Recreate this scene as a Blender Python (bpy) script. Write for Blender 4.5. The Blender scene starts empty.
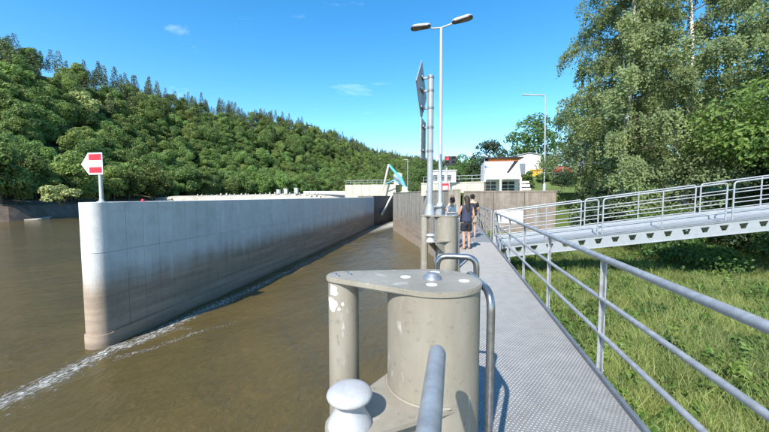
import bpy, bmesh, math, random
import numpy as np
from mathutils import Vector, Matrix, noise as mnoise
R = math.radians
random.seed(7)
rng = np.random.default_rng(11)
scene = bpy.context.scene
COL = scene.collection

# ------------------------------------------------------------------ camera
H = 1.69
cam_d = bpy.data.cameras.new('camera')
cam = bpy.data.objects.new('camera', cam_d)
COL.objects.link(cam)
cam_d.sensor_width = 36.0
cam_d.lens = 36.0 * 330.0 / 769.0
cam_d.clip_start = 0.05
cam_d.clip_end = 6000
cam.location = (0, 0, H)
YAW, PITCH = math.atan(70.5 / 330), math.atan(20 / 330)
cam.rotation_euler = (math.pi / 2 - PITCH, 0, YAW)
scene.camera = cam

# ------------------------------------------------------------------ light
SUN_EL, SUN_AZ = R(43), R(193)           # azimuth clockwise from +Y
world = bpy.data.worlds.new('World')
scene.world = world
world.use_nodes = True
nt = world.node_tree
bg = nt.nodes['Background']
sky = nt.nodes.new('ShaderNodeTexSky')
sky.sky_type = 'NISHITA'
sky.sun_disc = False
sky.sun_elevation = SUN_EL
sky.sun_rotation = SUN_AZ
sky.altitude = 250
sky.air_density = 1.0
sky.dust_density = 0.35
sky.ozone_density = 2.2
hsv = nt.nodes.new('ShaderNodeHueSaturation')
hsv.inputs['Saturation'].default_value = 1.36
hsv.inputs['Hue'].default_value = 0.493
hsv.inputs['Value'].default_value = 0.80
nt.links.new(sky.outputs[0], hsv.inputs['Color'])
# thin high cirrus
tc = nt.nodes.new('ShaderNodeTexCoord')
mp = nt.nodes.new('ShaderNodeMapping')
mp.inputs['Scale'].default_value = (1.1, 2.6, 5.5)
mp.inputs['Rotation'].default_value = (0.25, 0.1, 0.5)
nz = nt.nodes.new('ShaderNodeTexNoise')
nz.inputs['Scale'].default_value = 1.7
nz.inputs['Detail'].default_value = 9
nz.inputs['Roughness'].default_value = 0.6
nz.inputs['Distortion'].default_value = 0.5
rp = nt.nodes.new('ShaderNodeValToRGB')
rp.color_ramp.elements[0].position = 0.60
rp.color_ramp.elements[1].position = 0.86
rp.color_ramp.elements[1].color = (0.30, 0.30, 0.30, 1)
mx = nt.nodes.new('ShaderNodeMixRGB')
mx.inputs[2].default_value = (7.0, 7.8, 8.6, 1)
nt.links.new(tc.outputs['Generated'], mp.inputs[0])
nt.links.new(mp.outputs[0], nz.inputs['Vector'])
nt.links.new(nz.outputs[0], rp.inputs[0])
nt.links.new(rp.outputs[0], mx.inputs[0])
nt.links.new(hsv.outputs[0], mx.inputs[1])
nt.links.new(mx.outputs[0], bg.inputs[0])
bg.inputs[1].default_value = 0.15

sun_d = bpy.data.lights.new('sun', 'SUN')
sun_d.energy = 3.4
sun_d.angle = R(0.53)
sun_d.color = (1.0, 0.95, 0.87)
sun = bpy.data.objects.new('sun', sun_d)
COL.objects.link(sun)
sd = Vector((math.sin(SUN_AZ) * math.cos(SUN_EL), math.cos(SUN_AZ) * math.cos(SUN_EL), math.sin(SUN_EL)))
sun.rotation_euler = sd.to_track_quat('Z', 'Y').to_euler()
sun.location = (-20, -40, 60)

vs = scene.view_settings
vs.view_transform = 'Standard'
vs.look = 'None'
vs.gamma = 1
vs.exposure = 1.25
vs.use_curve_mapping = False
scene.cycles.max_bounces = 6
scene.cycles.transparent_max_bounces = 6

# ------------------------------------------------------------------ materials
MATS = {}
def _new(name):
    m = bpy.data.materials.new(name)
    m.use_nodes = True
    MATS[name] = m
    return m, m.node_tree, m.node_tree.nodes['Principled BSDF']
def _n(t, typ, **kw):
    n = t.nodes.new(typ)
    for k, v in kw.items():
        n.inputs[k].default_value = v
    return n
def mat(name, col, rough=0.6, metal=0.0, var=0.12, scale=6.0, bump=0.15, bscale=40.0, objrand=0.0, col2=None, thr=(0.35, 0.7), coat=0.0):
    """noise-mottled principled material, world space"""
    m, t, b = _new(name)
    L = t.links.new
    geo = t.nodes.new('ShaderNodeNewGeometry')
    n1 = _n(t, 'ShaderNodeTexNoise', Scale=scale, Detail=8.0, Roughness=0.65)
    L(geo.outputs['Position'], n1.inputs['Vector'])
    r = t.nodes.new('ShaderNodeValToRGB')
    c = Vector(col)
    lo = c * (1 - var) if col2 is None else c
    hi = c * (1 + var) if col2 is None else Vector(col2)
    r.color_ramp.elements[0].position = thr[0]
    r.color_ramp.elements[1].position = thr[1]
    r.color_ramp.elements[0].color = (*lo, 1)
    r.color_ramp.elements[1].color = (*hi, 1)
    L(n1.outputs[0], r.inputs[0])
    out = r.outputs[0]
    if objrand:
        oi = t.nodes.new('ShaderNodeObjectInfo')
        h = t.nodes.new('ShaderNodeHueSaturation')
        mr = t.nodes.new('ShaderNodeMapRange')
        mr.inputs[3].default_value = 1 - objrand
        mr.inputs[4].default_value = 1 + objrand
        L(oi.outputs['Random'], mr.inputs[0])
        L(mr.outputs[0], h.inputs['Value'])
        L(out, h.inputs['Color'])
        out = h.outputs[0]
    L(out, b.inputs['Base Color'])
    b.inputs['Roughness'].default_value = rough
    b.inputs['Metallic'].default_value = metal
    if coat:
        b.inputs['Coat Weight'].default_value = coat
    if bump:
        n2 = _n(t, 'ShaderNodeTexNoise', Scale=bscale, Detail=5.0)
        L(geo.outputs['Position'], n2.inputs['Vector'])
        bp = _n(t, 'ShaderNodeBump', Strength=bump, Distance=0.02)
        L(n2.outputs[0], bp.inputs['Height'])
        L(bp.outputs[0], b.inputs['Normal'])
    return m

mat('galv', (0.34, 0.35, 0.36), 0.45, 0.3, 0.22, 14, 0.05, 60)
mat('galv_dark', (0.22, 0.24, 0.27), 0.5, 0.5, 0.2, 14, 0.05, 60)
mat('deck', (0.285, 0.280, 0.270), 0.5, 0.35, 0.12, 5, 0.05, 80)
mat('hole_shade', (0.10, 0.105, 0.11), 0.8, 0.0, 0.1)  # dark colour painted in for the shade inside the deck holes
mat('light_galv', (0.34, 0.36, 0.38), 0.45, 0.25, 0.08, 8, 0.03, 60)
mat('pole', (0.45, 0.465, 0.48), 0.4, 0.3, 0.08, 5, 0.0)
mat('stainless', (0.33, 0.33, 0.34), 0.28, 0.9, 0.25, 30, 0.03, 90)
mat('white_paint', (0.76, 0.76, 0.74), 0.5, 0, 0.05, 3, 0.0)
mat('bollard_white', (0.42, 0.42, 0.425), 0.5, 0.1, 0.10, 20, 0.08, 50)
mat('sign_red', (0.62, 0.015, 0.03), 0.45, 0, 0.05, 3, 0)
mat('sign_white', (0.80, 0.80, 0.80), 0.4, 0, 0.03, 3, 0)
mat('black', (0.02, 0.021, 0.024), 0.4, 0, 0.2)
mat('lamp_dark', (0.03, 0.032, 0.035), 0.35, 0.2, 0.2)
mat('lamp_glass', (0.10, 0.10, 0.095), 0.2, 0.0, 0.1)
mat('house_white', (0.74, 0.72, 0.68), 0.8, 0, 0.06, 1.5, 0.1, 12)
mat('orange_trim', (0.50, 0.16, 0.04), 0.6, 0, 0.2, 2)
mat('window_dark', (0.05, 0.06, 0.07), 0.12, 0, 0.2)
mat('red_car', (0.45, 0.02, 0.025), 0.25, 0, 0.05, 2, 0, coat=0.6)
mat('yellow', (0.65, 0.36, 0.03), 0.5, 0, 0.1)
mat('blue_crane', (0.10, 0.42, 0.55), 0.45, 0, 0.12, 3)
mat('cream', (0.62, 0.56, 0.42), 0.6, 0, 0.12, 2)
mat('rubber', (0.03, 0.03, 0.03), 0.8, 0, 0.2)
mat('bark', (0.09, 0.07, 0.05), 0.9, 0, 0.35, 5, 0.6, 12)
mat('birch_bark', (0.62, 0.60, 0.56), 0.8, 0, 0.1, 3, 0.3, 12, col2=(0.12, 0.11, 0.10), thr=(0.55, 0.68))
mat('skin', (0.50, 0.27, 0.18), 0.55, 0, 0.06, 8, 0)
mat('navy', (0.035, 0.04, 0.075), 0.8, 0, 0.25, 20)
mat('cloth_black', (0.018, 0.018, 0.022), 0.85, 0, 0.25, 20)
mat('khaki', (0.42, 0.35, 0.26), 0.85, 0, 0.12, 20)
mat('cloth_white', (0.72, 0.71, 0.68), 0.85, 0, 0.06, 20)
mat('hair_dark', (0.028, 0.017, 0.012), 0.6, 0, 0.4, 40)
mat('hair_brown', (0.14, 0.075, 0.04), 0.6, 0, 0.4, 40)
mat('pale_stone', (0.36, 0.33, 0.275), 0.9, 0, 0.25, 0.6, 0.4, 6, objrand=0.15)
mat('asphalt', (0.09, 0.09, 0.09), 0.9, 0, 0.2, 2, 0.3, 30)

# painted dolphin steel: worn beige-grey with pale flaking and drips
def worn_paint(name):
    m, t, b = _new(name)
    L = t.links.new
    tcn = t.nodes.new('ShaderNodeTexCoord')
    n1 = _n(t, 'ShaderNodeTexNoise', Scale=3.0, Detail=8.0, Roughness=0.7)
    mpn = t.nodes.new('ShaderNodeMapping')
    mpn.inputs['Scale'].default_value = (1, 1, 0.35)
    L(tcn.outputs['Object'], mpn.inputs[0])
    L(mpn.outputs[0], n1.inputs['Vector'])
    r = t.nodes.new('ShaderNodeValToRGB')
    r.color_ramp.elements[0].position = 0.3
    r.color_ramp.elements[0].color = (0.205, 0.180, 0.137, 1)
    r.color_ramp.elements[1].position = 0.72
    r.color_ramp.elements[1].color = (0.315, 0.288, 0.235, 1)
    L(n1.outputs[0], r.inputs[0])
    n2 = _n(t, 'ShaderNodeTexNoise', Scale=9.0, Detail=10.0, Roughness=0.6, Distortion=0.6)
    L(mpn.outputs[0], n2.inputs['Vector'])
    r2 = t.nodes.new('ShaderNodeValToRGB')
    r2.color_ramp.elements[0].position = 0.62
    r2.color_ramp.elements[1].position = 0.70
    r2.color_ramp.elements[1].color = (0.55, 0.55, 0.55, 1)
    L(n2.outputs[0], r2.inputs[0])
    m1 = t.nodes.new('ShaderNodeMixRGB')
    m1.inputs[2].default_value = (0.60, 0.59, 0.56, 1)
    L(r2.outputs[0], m1.inputs[0]); L(r.outputs[0], m1.inputs[1])
    n3 = _n(t, 'ShaderNodeTexNoise', Scale=26.0, Detail=6.0, Roughness=0.7)
    L(tcn.outputs['Object'], n3.inputs['Vector'])
    r3 = t.nodes.new('ShaderNodeValToRGB')
    r3.color_ramp.elements[0].position = 0.28
    r3.color_ramp.elements[0].color = (0.45, 0.40, 0.34, 1)
    r3.color_ramp.elements[1].position = 0.42
    L(n3.outputs[0], r3.inputs[0])
    m2 = t.nodes.new('ShaderNodeMixRGB'); m2.blend_type = 'MULTIPLY'
    m2.inputs[0].default_value = 0.7
    L(m1.outputs[0], m2.inputs[1]); L(r3.outputs[0], m2.inputs[2])
    L(m2.outputs[0], b.inputs['Base Color'])
    b.inputs['Roughness'].default_value = 0.55
    bp = _n(t, 'ShaderNodeBump', Strength=0.25, Distance=0.004)
    L(n2.outputs[0], bp.inputs['Height'])
    L(bp.outputs[0], b.inputs['Normal'])
worn_paint('worn')

# concrete with water stain below a wobbling level
def concrete(name, clean, stain, z_top, z_bot, streak=0.25, dark=None, zd=(-2.3, -2.9), objrand=0.05, blotch=0.5):
    m, t, b = _new(name)
    L = t.links.new
    geo = t.nodes.new('ShaderNodeNewGeometry')
    sep = t.nodes.new('ShaderNodeSeparateXYZ')
    L(geo.outputs['Position'], sep.inputs[0])
    mpn = t.nodes.new('ShaderNodeMapping')
    mpn.inputs['Scale'].default_value = (1.6, 1.6, 0.12)
    L(geo.outputs['Position'], mpn.inputs[0])
    n1 = _n(t, 'ShaderNodeTexNoise', Scale=1.5, Detail=9.0, Roughness=0.7)
    L(mpn.outputs[0], n1.inputs['Vector'])
    n2 = _n(t, 'ShaderNodeTexNoise', Scale=2.2, Detail=9.0, Roughness=0.7)
    L(geo.outputs['Position'], n2.inputs['Vector'])
    mp3 = t.nodes.new('ShaderNodeMapping')
    mp3.inputs['Scale'].default_value = (0.25, 0.25, 5.0)
    L(geo.outputs['Position'], mp3.inputs[0])
    n3 = _n(t, 'ShaderNodeTexNoise', Scale=1.0, Detail=5.0, Roughness=0.6)
    L(mp3.outputs[0], n3.inputs['Vector'])
    # clean colour, streaked
    r = t.nodes.new('ShaderNodeValToRGB')
    r.color_ramp.elements[0].position = 0.3
    r.color_ramp.elements[1].position = 0.7
    c = Vector(clean)
    r.color_ramp.elements[0].color = (*(c * (1 - streak)), 1)
    r.color_ramp.elements[1].color = (*(c * (1 + streak * 0.6)), 1)
    L(n1.outputs[0], r.inputs[0])
    oi = t.nodes.new('ShaderNodeObjectInfo')
    mr0 = t.nodes.new('ShaderNodeMapRange')
    mr0.inputs[3].default_value = 1 - objrand
    mr0.inputs[4].default_value = 1 + objrand
    hh = t.nodes.new('ShaderNodeHueSaturation')
    L(oi.outputs['Random'], mr0.inputs[0]); L(mr0.outputs[0], hh.inputs['Value']); L(r.outputs[0], hh.inputs['Color'])
    # stain factor
    add = t.nodes.new('ShaderNodeMath'); add.operation = 'MULTIPLY_ADD'
    add.inputs[1].default_value = 1.1
    L(n1.outputs[0], add.inputs[0]); L(sep.outputs[2], add.inputs[2])
    mr = t.nodes.new('ShaderNodeMapRange')
    mr.interpolation_type = 'SMOOTHSTEP'
    mr.inputs[1].default_value = z_top + 0.55
    mr.inputs[2].default_value = z_bot + 0.55
    L(add.outputs[0], mr.inputs[0])
    sr = t.nodes.new('ShaderNodeValToRGB')
    s = Vector(stain)
    sr.color_ramp.elements[0].position = 0.3
    sr.color_ramp.elements[1].position = 0.7
    sr.color_ramp.elements[0].color = (*(s * 0.72), 1)
    sr.color_ramp.elements[1].color = (*(s * 1.25), 1)
    L(n3.outputs[0], sr.inputs[0])
    m1 = t.nodes.new('ShaderNodeMixRGB')
    L(mr.outputs[0], m1.inputs[0]); L(hh.outputs[0], m1.inputs[1]); L(sr.outputs[0], m1.inputs[2])
    out = m1.outputs[0]
    if dark is not None:
        mrd = t.nodes.new('ShaderNodeMapRange')
        mrd.interpolation_type = 'SMOOTHSTEP'
        mrd.inputs[1].default_value = zd[0]; mrd.inputs[2].default_value = zd[1]
        L(sep.outputs[2], mrd.inputs[0])
        m3 = t.nodes.new('ShaderNodeMixRGB')
        m3.inputs[2].default_value = (*dark, 1)
        L(mrd.outputs[0], m3.inputs[0]); L(out, m3.inputs[1])
        out = m3.outputs[0]
    # blotches
    m2 = t.nodes.new('ShaderNodeMixRGB'); m2.blend_type = 'MULTIPLY'; m2.inputs[0].default_value = blotch
    r4 = t.nodes.new('ShaderNodeValToRGB')
    r4.color_ramp.elements[0].position = 0.25; r4.color_ramp.elements[0].color = (0.6, 0.58, 0.55, 1)
    r4.color_ramp.elements[1].position = 0.55
    L(n2.outputs[0], r4.inputs[0])
    L(out, m2.inputs[1]); L(r4.outputs[0], m2.inputs[2])
    L(m2.outputs[0], b.inputs['Base Color'])
    b.inputs['Roughness'].default_value = 0.8
    n5 = _n(t, 'ShaderNodeTexNoise', Scale=14.0, Detail=8.0)
    L(geo.outputs['Position'], n5.inputs['Vector'])
    bp = _n(t, 'ShaderNodeBump', Strength=0.25, Distance=0.02)
    L(n5.outputs[0], bp.inputs['Height']); L(bp.outputs[0], b.inputs['Normal'])
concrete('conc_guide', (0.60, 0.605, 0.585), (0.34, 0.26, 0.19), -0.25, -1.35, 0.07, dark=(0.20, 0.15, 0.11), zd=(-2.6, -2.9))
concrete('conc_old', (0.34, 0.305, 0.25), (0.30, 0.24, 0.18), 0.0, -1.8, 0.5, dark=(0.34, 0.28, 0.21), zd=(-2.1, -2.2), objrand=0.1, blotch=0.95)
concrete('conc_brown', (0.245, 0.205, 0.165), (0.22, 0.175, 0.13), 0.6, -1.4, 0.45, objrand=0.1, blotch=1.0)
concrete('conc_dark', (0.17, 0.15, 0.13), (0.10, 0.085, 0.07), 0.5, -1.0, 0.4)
concrete('conc_pale', (0.50, 0.46, 0.38), (0.45, 0.40, 0.30), 1.0, -1.0, 0.25, objrand=0.08)

def leaf_mat(name, col, var=0.35, objrand=0.22, hue=0.02, trans=0.35, scale=0.7, dead=None):
    m, t, b = _new(name)
    L = t.links.new
    geo = t.nodes.new('ShaderNodeNewGeometry')
    n1 = _n(t, 'ShaderNodeTexNoise', Scale=scale, Detail=6.0, Roughness=0.7)
    L(geo.outputs['Position'], n1.inputs['Vector'])
    r = t.nodes.new('ShaderNodeValToRGB')
    c = Vector(col)
    r.color_ramp.elements[0].position = 0.3
    r.color_ramp.elements[1].position = 0.7
    r.color_ramp.elements[0].color = (c.x * (1 - var), c.y * (1 - var * 0.8), c.z * (1 - var * 0.5), 1)
    r.color_ramp.elements[1].color = (c.x * (1 + var), c.y * (1 + var * 0.8), c.z * (1 + var * 0.3), 1)
    if dead:
        e = r.color_ramp.elements.new(0.74); e.color = (*dead, 1)
    L(n1.outputs[0], r.inputs[0])
    oi = t.nodes.new('ShaderNodeObjectInfo')
    h = t.nodes.new('ShaderNodeHueSaturation')
    mr = t.nodes.new('ShaderNodeMapRange')
    mr.inputs[3].default_value = 1 - objrand; mr.inputs[4].default_value = 1 + objrand
    L(oi.outputs['Random'], mr.inputs[0]); L(mr.outputs[0], h.inputs['Value'])
    ml = t.nodes.new('ShaderNodeMath'); ml.operation = 'MULTIPLY'; ml.inputs[1].default_value = 7.31
    fr = t.nodes.new('ShaderNodeMath'); fr.operation = 'FRACT'
    L(oi.outputs['Random'], ml.inputs[0]); L(ml.outputs[0], fr.inputs[0])
    mr2 = t.nodes.new('ShaderNodeMapRange')
    mr2.inputs[3].default_value = 0.5 - hue; mr2.inputs[4].default_value = 0.5 + hue
    L(fr.outputs[0], mr2.inputs[0]); L(mr2.outputs[0], h.inputs['Hue'])
    L(r.outputs[0], h.inputs['Color'])
    L(h.outputs[0], b.inputs['Base Color'])
    b.inputs['Roughness'].default_value = 0.55
    b.inputs['Specular IOR Level'].default_value = 0.35
    if trans:
        tr = t.nodes.new('ShaderNodeBsdfTranslucent')
        hs = t.nodes.new('ShaderNodeHueSaturation'); hs.inputs['Value'].default_value = 1.3; hs.inputs['Hue'].default_value = 0.485
        L(h.outputs[0], hs.inputs['Color']); L(hs.outputs[0], tr.inputs[0])
        ms = t.nodes.new('ShaderNodeMixShader'); ms.inputs[0].default_value = trans
        L(b.outputs[0], ms.inputs[1]); L(tr.outputs[0], ms.inputs[2])
        L(ms.outputs[0], t.nodes['Material Output'].inputs[0])
leaf_mat('leaf_forest', (0.165, 0.240, 0.066), 0.38, 0.34, 0.018, 0.40, 0.35)
leaf_mat('leaf_pine', (0.105, 0.130, 0.058), 0.3, 0.30, 0.02, 0.0, 0.4)
leaf_mat('leaf_pale', (0.33, 0.38, 0.14), 0.25, 0.10, 0.01, 0.2, 0.5)
leaf_mat('leaf_birch', (0.195, 0.255, 0.110), 0.32, 0.10, 0.008, 0.4, 0.6)
leaf_mat('leaf_maple', (0.160, 0.250, 0.060), 0.3, 0.10, 0.01, 0.4, 0.8)
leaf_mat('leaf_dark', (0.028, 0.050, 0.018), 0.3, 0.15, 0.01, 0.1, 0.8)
leaf_mat('leaf_shrub', (0.095, 0.165, 0.042), 0.35, 0.15, 0.012, 0.35, 1.2)
leaf_mat('leaf_weed', (0.110, 0.180, 0.038), 0.35, 0.30, 0.02, 0.35, 1.5)
leaf_mat('grass_blade', (0.255, 0.300, 0.100), 0.40, 0.35, 0.02, 0.35, 0.55, dead=(0.42, 0.34, 0.18))

# soil under the grass
mat('soil', (0.13, 0.14, 0.05), 0.95, 0, 0.4, 0.7, 0.5, 8, col2=(0.30, 0.24, 0.14), thr=(0.5, 0.7))
mat('forest_floor', (0.045, 0.060, 0.022), 0.95, 0, 0.4, 0.2, 0.3, 2)
mat('lawn', (0.085, 0.125, 0.032), 0.95, 0, 0.3, 0.5, 0.5, 6)
mat('shore_stone', (0.115, 0.085, 0.062), 0.9, 0, 0.4, 0.5, 0.6, 3)

# water
def water_mat():
    m, t, b = _new('water')
    L = t.links.new
    geo = t.nodes.new('ShaderNodeNewGeometry')
    at = t.nodes.new('ShaderNodeAttribute'); at.attribute_name = 'foam'
    mpn = t.nodes.new('ShaderNodeMapping')
    mpn.inputs['Rotation'].default_value = (0, 0, R(-28))
    mpn.inputs['Scale'].default_value = (1.0, 0.45, 1.0)
    L(geo.outputs['Position'], mpn.inputs[0])
    n1 = _n(t, 'ShaderNodeTexNoise', Scale=6.5, Detail=9.0, Roughness=0.62, Distortion=0.5)
    L(mpn.outputs[0], n1.inputs['Vector'])
    nf = _n(t, 'ShaderNodeTexNoise', Scale=13.0, Detail=10.0, Roughness=0.75, Distortion=0.6)
    L(mpn.outputs[0], nf.inputs['Vector'])
    # foam = smoothstep(noise + attr)
    ad = t.nodes.new('ShaderNodeMath'); ad.operation = 'ADD'
    L(nf.outputs[0], ad.inputs[0]); L(at.outputs['Fac'], ad.inputs[1])
    mr = t.nodes.new('ShaderNodeMapRange'); mr.interpolation_type = 'SMOOTHSTEP'
    mr.inputs[1].default_value = 0.72; mr.inputs[2].default_value = 0.90
    L(ad.outputs[0], mr.inputs[0])
    nb = _n(t, 'ShaderNodeTexNoise', Scale=0.25, Detail=4.0)
    L(geo.outputs['Position'], nb.inputs['Vector'])
    r = t.nodes.new('ShaderNodeValToRGB')
    r.color_ramp.elements[0].position = 0.3; r.color_ramp.elements[0].color = (0.078, 0.060, 0.022, 1)
    r.color_ramp.elements[1].position = 0.7; r.color_ramp.elements[1].color = (0.110, 0.078, 0.026, 1)
    L(nb.outputs[0], r.inputs[0])
    m1 = t.nodes.new('ShaderNodeMixRGB')
    m1.inputs[2].default_value = (0.62, 0.60, 0.55, 1)
    L(mr.outputs[0], m1.inputs[0]); L(r.outputs[0], m1.inputs[1])
    L(m1.outputs[0], b.inputs['Base Color'])
    mr2 = t.nodes.new('ShaderNodeMapRange')
    mr2.inputs[3].default_value = 0.07; mr2.inputs[4].default_value = 0.75
    L(mr.outputs[0], mr2.inputs[0]); L(mr2.outputs[0], b.inputs['Roughness'])
    b.inputs['IOR'].default_value = 1.33
    n2 = _n(t, 'ShaderNodeTexNoise', Scale=1.3, Detail=4.0, Roughness=0.5, Distortion=0.8)
    L(mpn.outputs[0], n2.inputs['Vector'])
    mm = t.nodes.new('ShaderNodeMath'); mm.operation = 'MULTIPLY_ADD'; mm.inputs[1].default_value = 2.0
    L(n2.outputs[0], mm.inputs[0]); L(n1.outputs[0], mm.inputs[2])
    m5 = t.nodes.new('ShaderNodeMath'); m5.operation = 'MULTIPLY_ADD'; m5.inputs[1].default_value = 0.7
    L(mr.outputs[0], m5.inputs[0]); L(mm.outputs[0], m5.inputs[2])
    bp = _n(t, 'ShaderNodeBump', Strength=0.75, Distance=0.075)
    L(m5.outputs[0], bp.inputs['Height']); L(bp.outputs[0], b.inputs['Normal'])
water_mat()

def emit_mat(name, col, s):
    m, t, b = _new(name)
    b.inputs['Base Color'].default_value = (*col, 1)
    b.inputs['Emission Color'].default_value = (*col, 1)
    b.inputs['Emission Strength'].default_value = s
emit_mat('red_light', (0.9, 0.03, 0.03), 1.2)

# ------------------------------------------------------------------ builders
WLOC = {}          # world location of every parent
def tag(o, label=None, cat=None, group=None, kind=None):
    if label: o['label'] = label
    if cat: o['category'] = cat
    if group: o['group'] = group
    if kind: o['kind'] = kind
    return o
def thing(name, loc, label, cat, group=None):
    o = bpy.data.objects.new(name, None)
    o.empty_display_size = 0.2
    COL.objects.link(o)
    o.location = loc
    WLOC[o.name] = Vector(loc)
    return tag(o, label, cat, group)
def copy_tree(src, parent=None):
    c = src.copy()
    COL.objects.link(c)
    if parent is not None:
        c.parent = parent
    for ch in src.children:
        copy_tree(ch, c)
    return c

class MB:
    def __init__(s):
        s.v = []; s.f = []; s.m = []; s.sm = []
    def add(s, vs_, fs, mi=0, smooth=False):
        o = len(s.v)
        s.v += [tuple(p) for p in vs_]
        s.f += [tuple(i + o for i in f) for f in fs]
        s.m += [mi] * len(fs); s.sm += [smooth] * len(fs)
        return s
    def box(s, c, d, rot=None, mi=0, bev=0.0):
        hx, hy, hz = d[0] / 2, d[1] / 2, d[2] / 2
        if bev <= 0:
            P = [Vector((x * hx, y * hy, z * hz)) for z in (-1, 1) for y in (-1, 1) for x in (-1, 1)]
            F = [(0, 2, 3, 1), (4, 5, 7, 6), (0, 1, 5, 4), (2, 6, 7, 3), (0, 4, 6, 2), (1, 3, 7, 5)]
        else:
            bm = bmesh.new()
            bmesh.ops.create_cube(bm, size=1)
            for vv in bm.verts:
                vv.co = Vector((vv.co.x * d[0], vv.co.y * d[1], vv.co.z * d[2]))
            bmesh.ops.bevel(bm, geom=list(bm.edges), offset=bev, segments=2, affect='EDGES', profile=0.5)
            bm.verts.index_update()
            P = [vv.co.copy() for vv in bm.verts]
            F = [tuple(vv.index for vv in f.verts) for f in bm.faces]
            bm.free()
        if rot is not None:
            P = [rot @ p for p in P]
        c = Vector(c)
        return s.add([p + c for p in P], F, mi)
    def tube(s, pts, r, n=12, mi=0, cap=True, smooth=True):
        pts = [Vector(p) for p in pts]
        rs = r if isinstance(r, (list, tuple)) else [r] * len(pts)
        V = []; F = []
        t0 = (pts[1] - pts[0]).normalized()
        a = Vector((0, 0, 1)) if abs(t0.z) < 0.9 else Vector((1, 0, 0))
        u = t0.cross(a).normalized()
        for i, p in enumerate(pts):
            if i == 0: t_ = t0
            elif i == len(pts) - 1: t_ = (pts[i] - pts[i - 1]).normalized()
            else: t_ = ((pts[i + 1] - p).normalized() + (p - pts[i - 1]).normalized()).normalized()
            u = (u - t_ * u.dot(t_)).normalized()
            w = t_.cross(u)
            for k in range(n):
                an = 2 * math.pi * k / n
                V.append(p + (u * math.cos(an) + w * math.sin(an)) * rs[i])
        for i in range(len(pts) - 1):
            for k in range(n):
                k2 = (k + 1) % n
                F.append((i * n + k, i * n + k2, (i + 1) * n + k2, (i + 1) * n + k))
        s.add(V, F, mi, smooth)
        if cap:
            s.add(V[:n], [tuple(range(n - 1, -1, -1))], mi)
            s.add(V[-n:], [tuple(range(n))], mi)
        return s
    def lathe(s, prof, c=(0, 0, 0), n=24, mi=0, smooth=True):
        """prof: (r, z) bottom to top"""
        c = Vector(c); V = []; F = []
        for r, z in prof:
            for k in range(n):
                a = 2 * math.pi * k / n
                V.append(c + Vector((r * math.cos(a), r * math.sin(a), z)))
        for i in range(len(prof) - 1):
            for k in range(n):
                k2 = (k + 1) % n
                F.append((i * n + k, i * n + k2, (i + 1) * n + k2, (i + 1) * n + k))
        s.add(V, F, mi, smooth)
        s.add(V[:n], [tuple(range(n - 1, -1, -1))], mi)
        s.add(V[-n:], [tuple(range(n))], mi)
        return s
    def prism(s, poly, z0, z1, mi=0):
        """poly: list of (x,y) ccw"""
        n = len(poly)
        V = [Vector((p[0], p[1], z0)) for p in poly] + [Vector((p[0], p[1], z1)) for p in poly]
        F = [tuple(range(n - 1, -1, -1)), tuple(range(n, 2 * n))]
        F += [(i, (i + 1) % n, n + (i + 1) % n, n + i) for i in range(n)]
        return s.add(V, F, mi)
    def slab(s, poly3, nrm):
        """planar polygon of 3d points extruded along vector nrm"""
        n = len(poly3); nrm = Vector(nrm)
        V = [Vector(p) for p in poly3] + [Vector(p) + nrm for p in poly3]
        F = [tuple(range(n - 1, -1, -1)), tuple(range(n, 2 * n))]
        F += [(i, (i + 1) % n, n + (i + 1) % n, n + i) for i in range(n)]
        return s.add(V, F)
    def build(s, name, mats, parent=None, label=None, cat=None, group=None, kind=None):
        o0 = Vector((0, 0, 0))
        if parent is not None:
            o0 = WLOC[parent.name]
        me = bpy.data.meshes.new(name)
        me.from_pydata([(p[0] - o0.x, p[1] - o0.y, p[2] - o0.z) for p in s.v], [], s.f)
        for mm_ in (mats if isinstance(mats, (list, tuple)) else [mats]):
            me.materials.append(MATS[mm_])
        me.polygons.foreach_set('material_index', s.m)
        me.polygons.foreach_set('use_smooth', s.sm)
        me.update()
        o = bpy.data.objects.new(name, me)
        COL.objects.link(o)
        if parent is not None:
            o.parent = parent
        WLOC[o.name] = o0
        return tag(o, label, cat, group, kind)

def mesh_np(name, V, F, mats, parent=None, smooth=False):
    """V (n,3), F (m,k) numpy, fast"""
    me = bpy.data.meshes.new(name)
    m_, k = F.shape
    me.vertices.add(len(V)); me.vertices.foreach_set('co', V.astype(np.float32).ravel())
    me.loops.add(m_ * k); me.loops.foreach_set('vertex_index', F.astype(np.int32).ravel())
    me.polygons.add(m_)
    me.polygons.foreach_set('loop_start', np.arange(0, m_ * k, k, dtype=np.int32))
    me.polygons.foreach_set('use_smooth', np.full(m_, smooth))
    me.update(calc_edges=True)
    for q in (mats if isinstance(mats, (list, tuple)) else [mats]):
        me.materials.append(MATS[q])
    o = bpy.data.objects.new(name, me)
    COL.objects.link(o)
    if parent is not None:
        o.parent = parent
    WLOC[o.name] = Vector((0, 0, 0))
    return o

def bend(pts, r, n=5):
    """polyline with rounded corners"""
    pts = [Vector(p) for p in pts]
    out = [pts[0]]
    for i in range(1, len(pts) - 1):
        a, b, c = pts[i - 1], pts[i], pts[i + 1]
        d1 = (a - b).normalized(); d2 = (c - b).normalized()
        rr = min(r, (a - b).length * 0.49, (c - b).length * 0.49)
        p1, p2 = b + d1 * rr, b + d2 * rr
        for k in range(n + 1):
            t_ = k / n
            out.append(p1 * (1 - t_) ** 2 + b * 2 * t_ * (1 - t_) + p2 * t_ ** 2)
    out.append(pts[-1])
    return out

WATER = -2.85
def smooth01(x):
    x = np.clip(x, 0, 1)
    return x * x * (3 - 2 * x)
def fbm(x, y, s, seed=0.0):
    return mnoise.fractal(Vector((x * s, y * s, seed)), 1.0, 2.0, 5)

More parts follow.
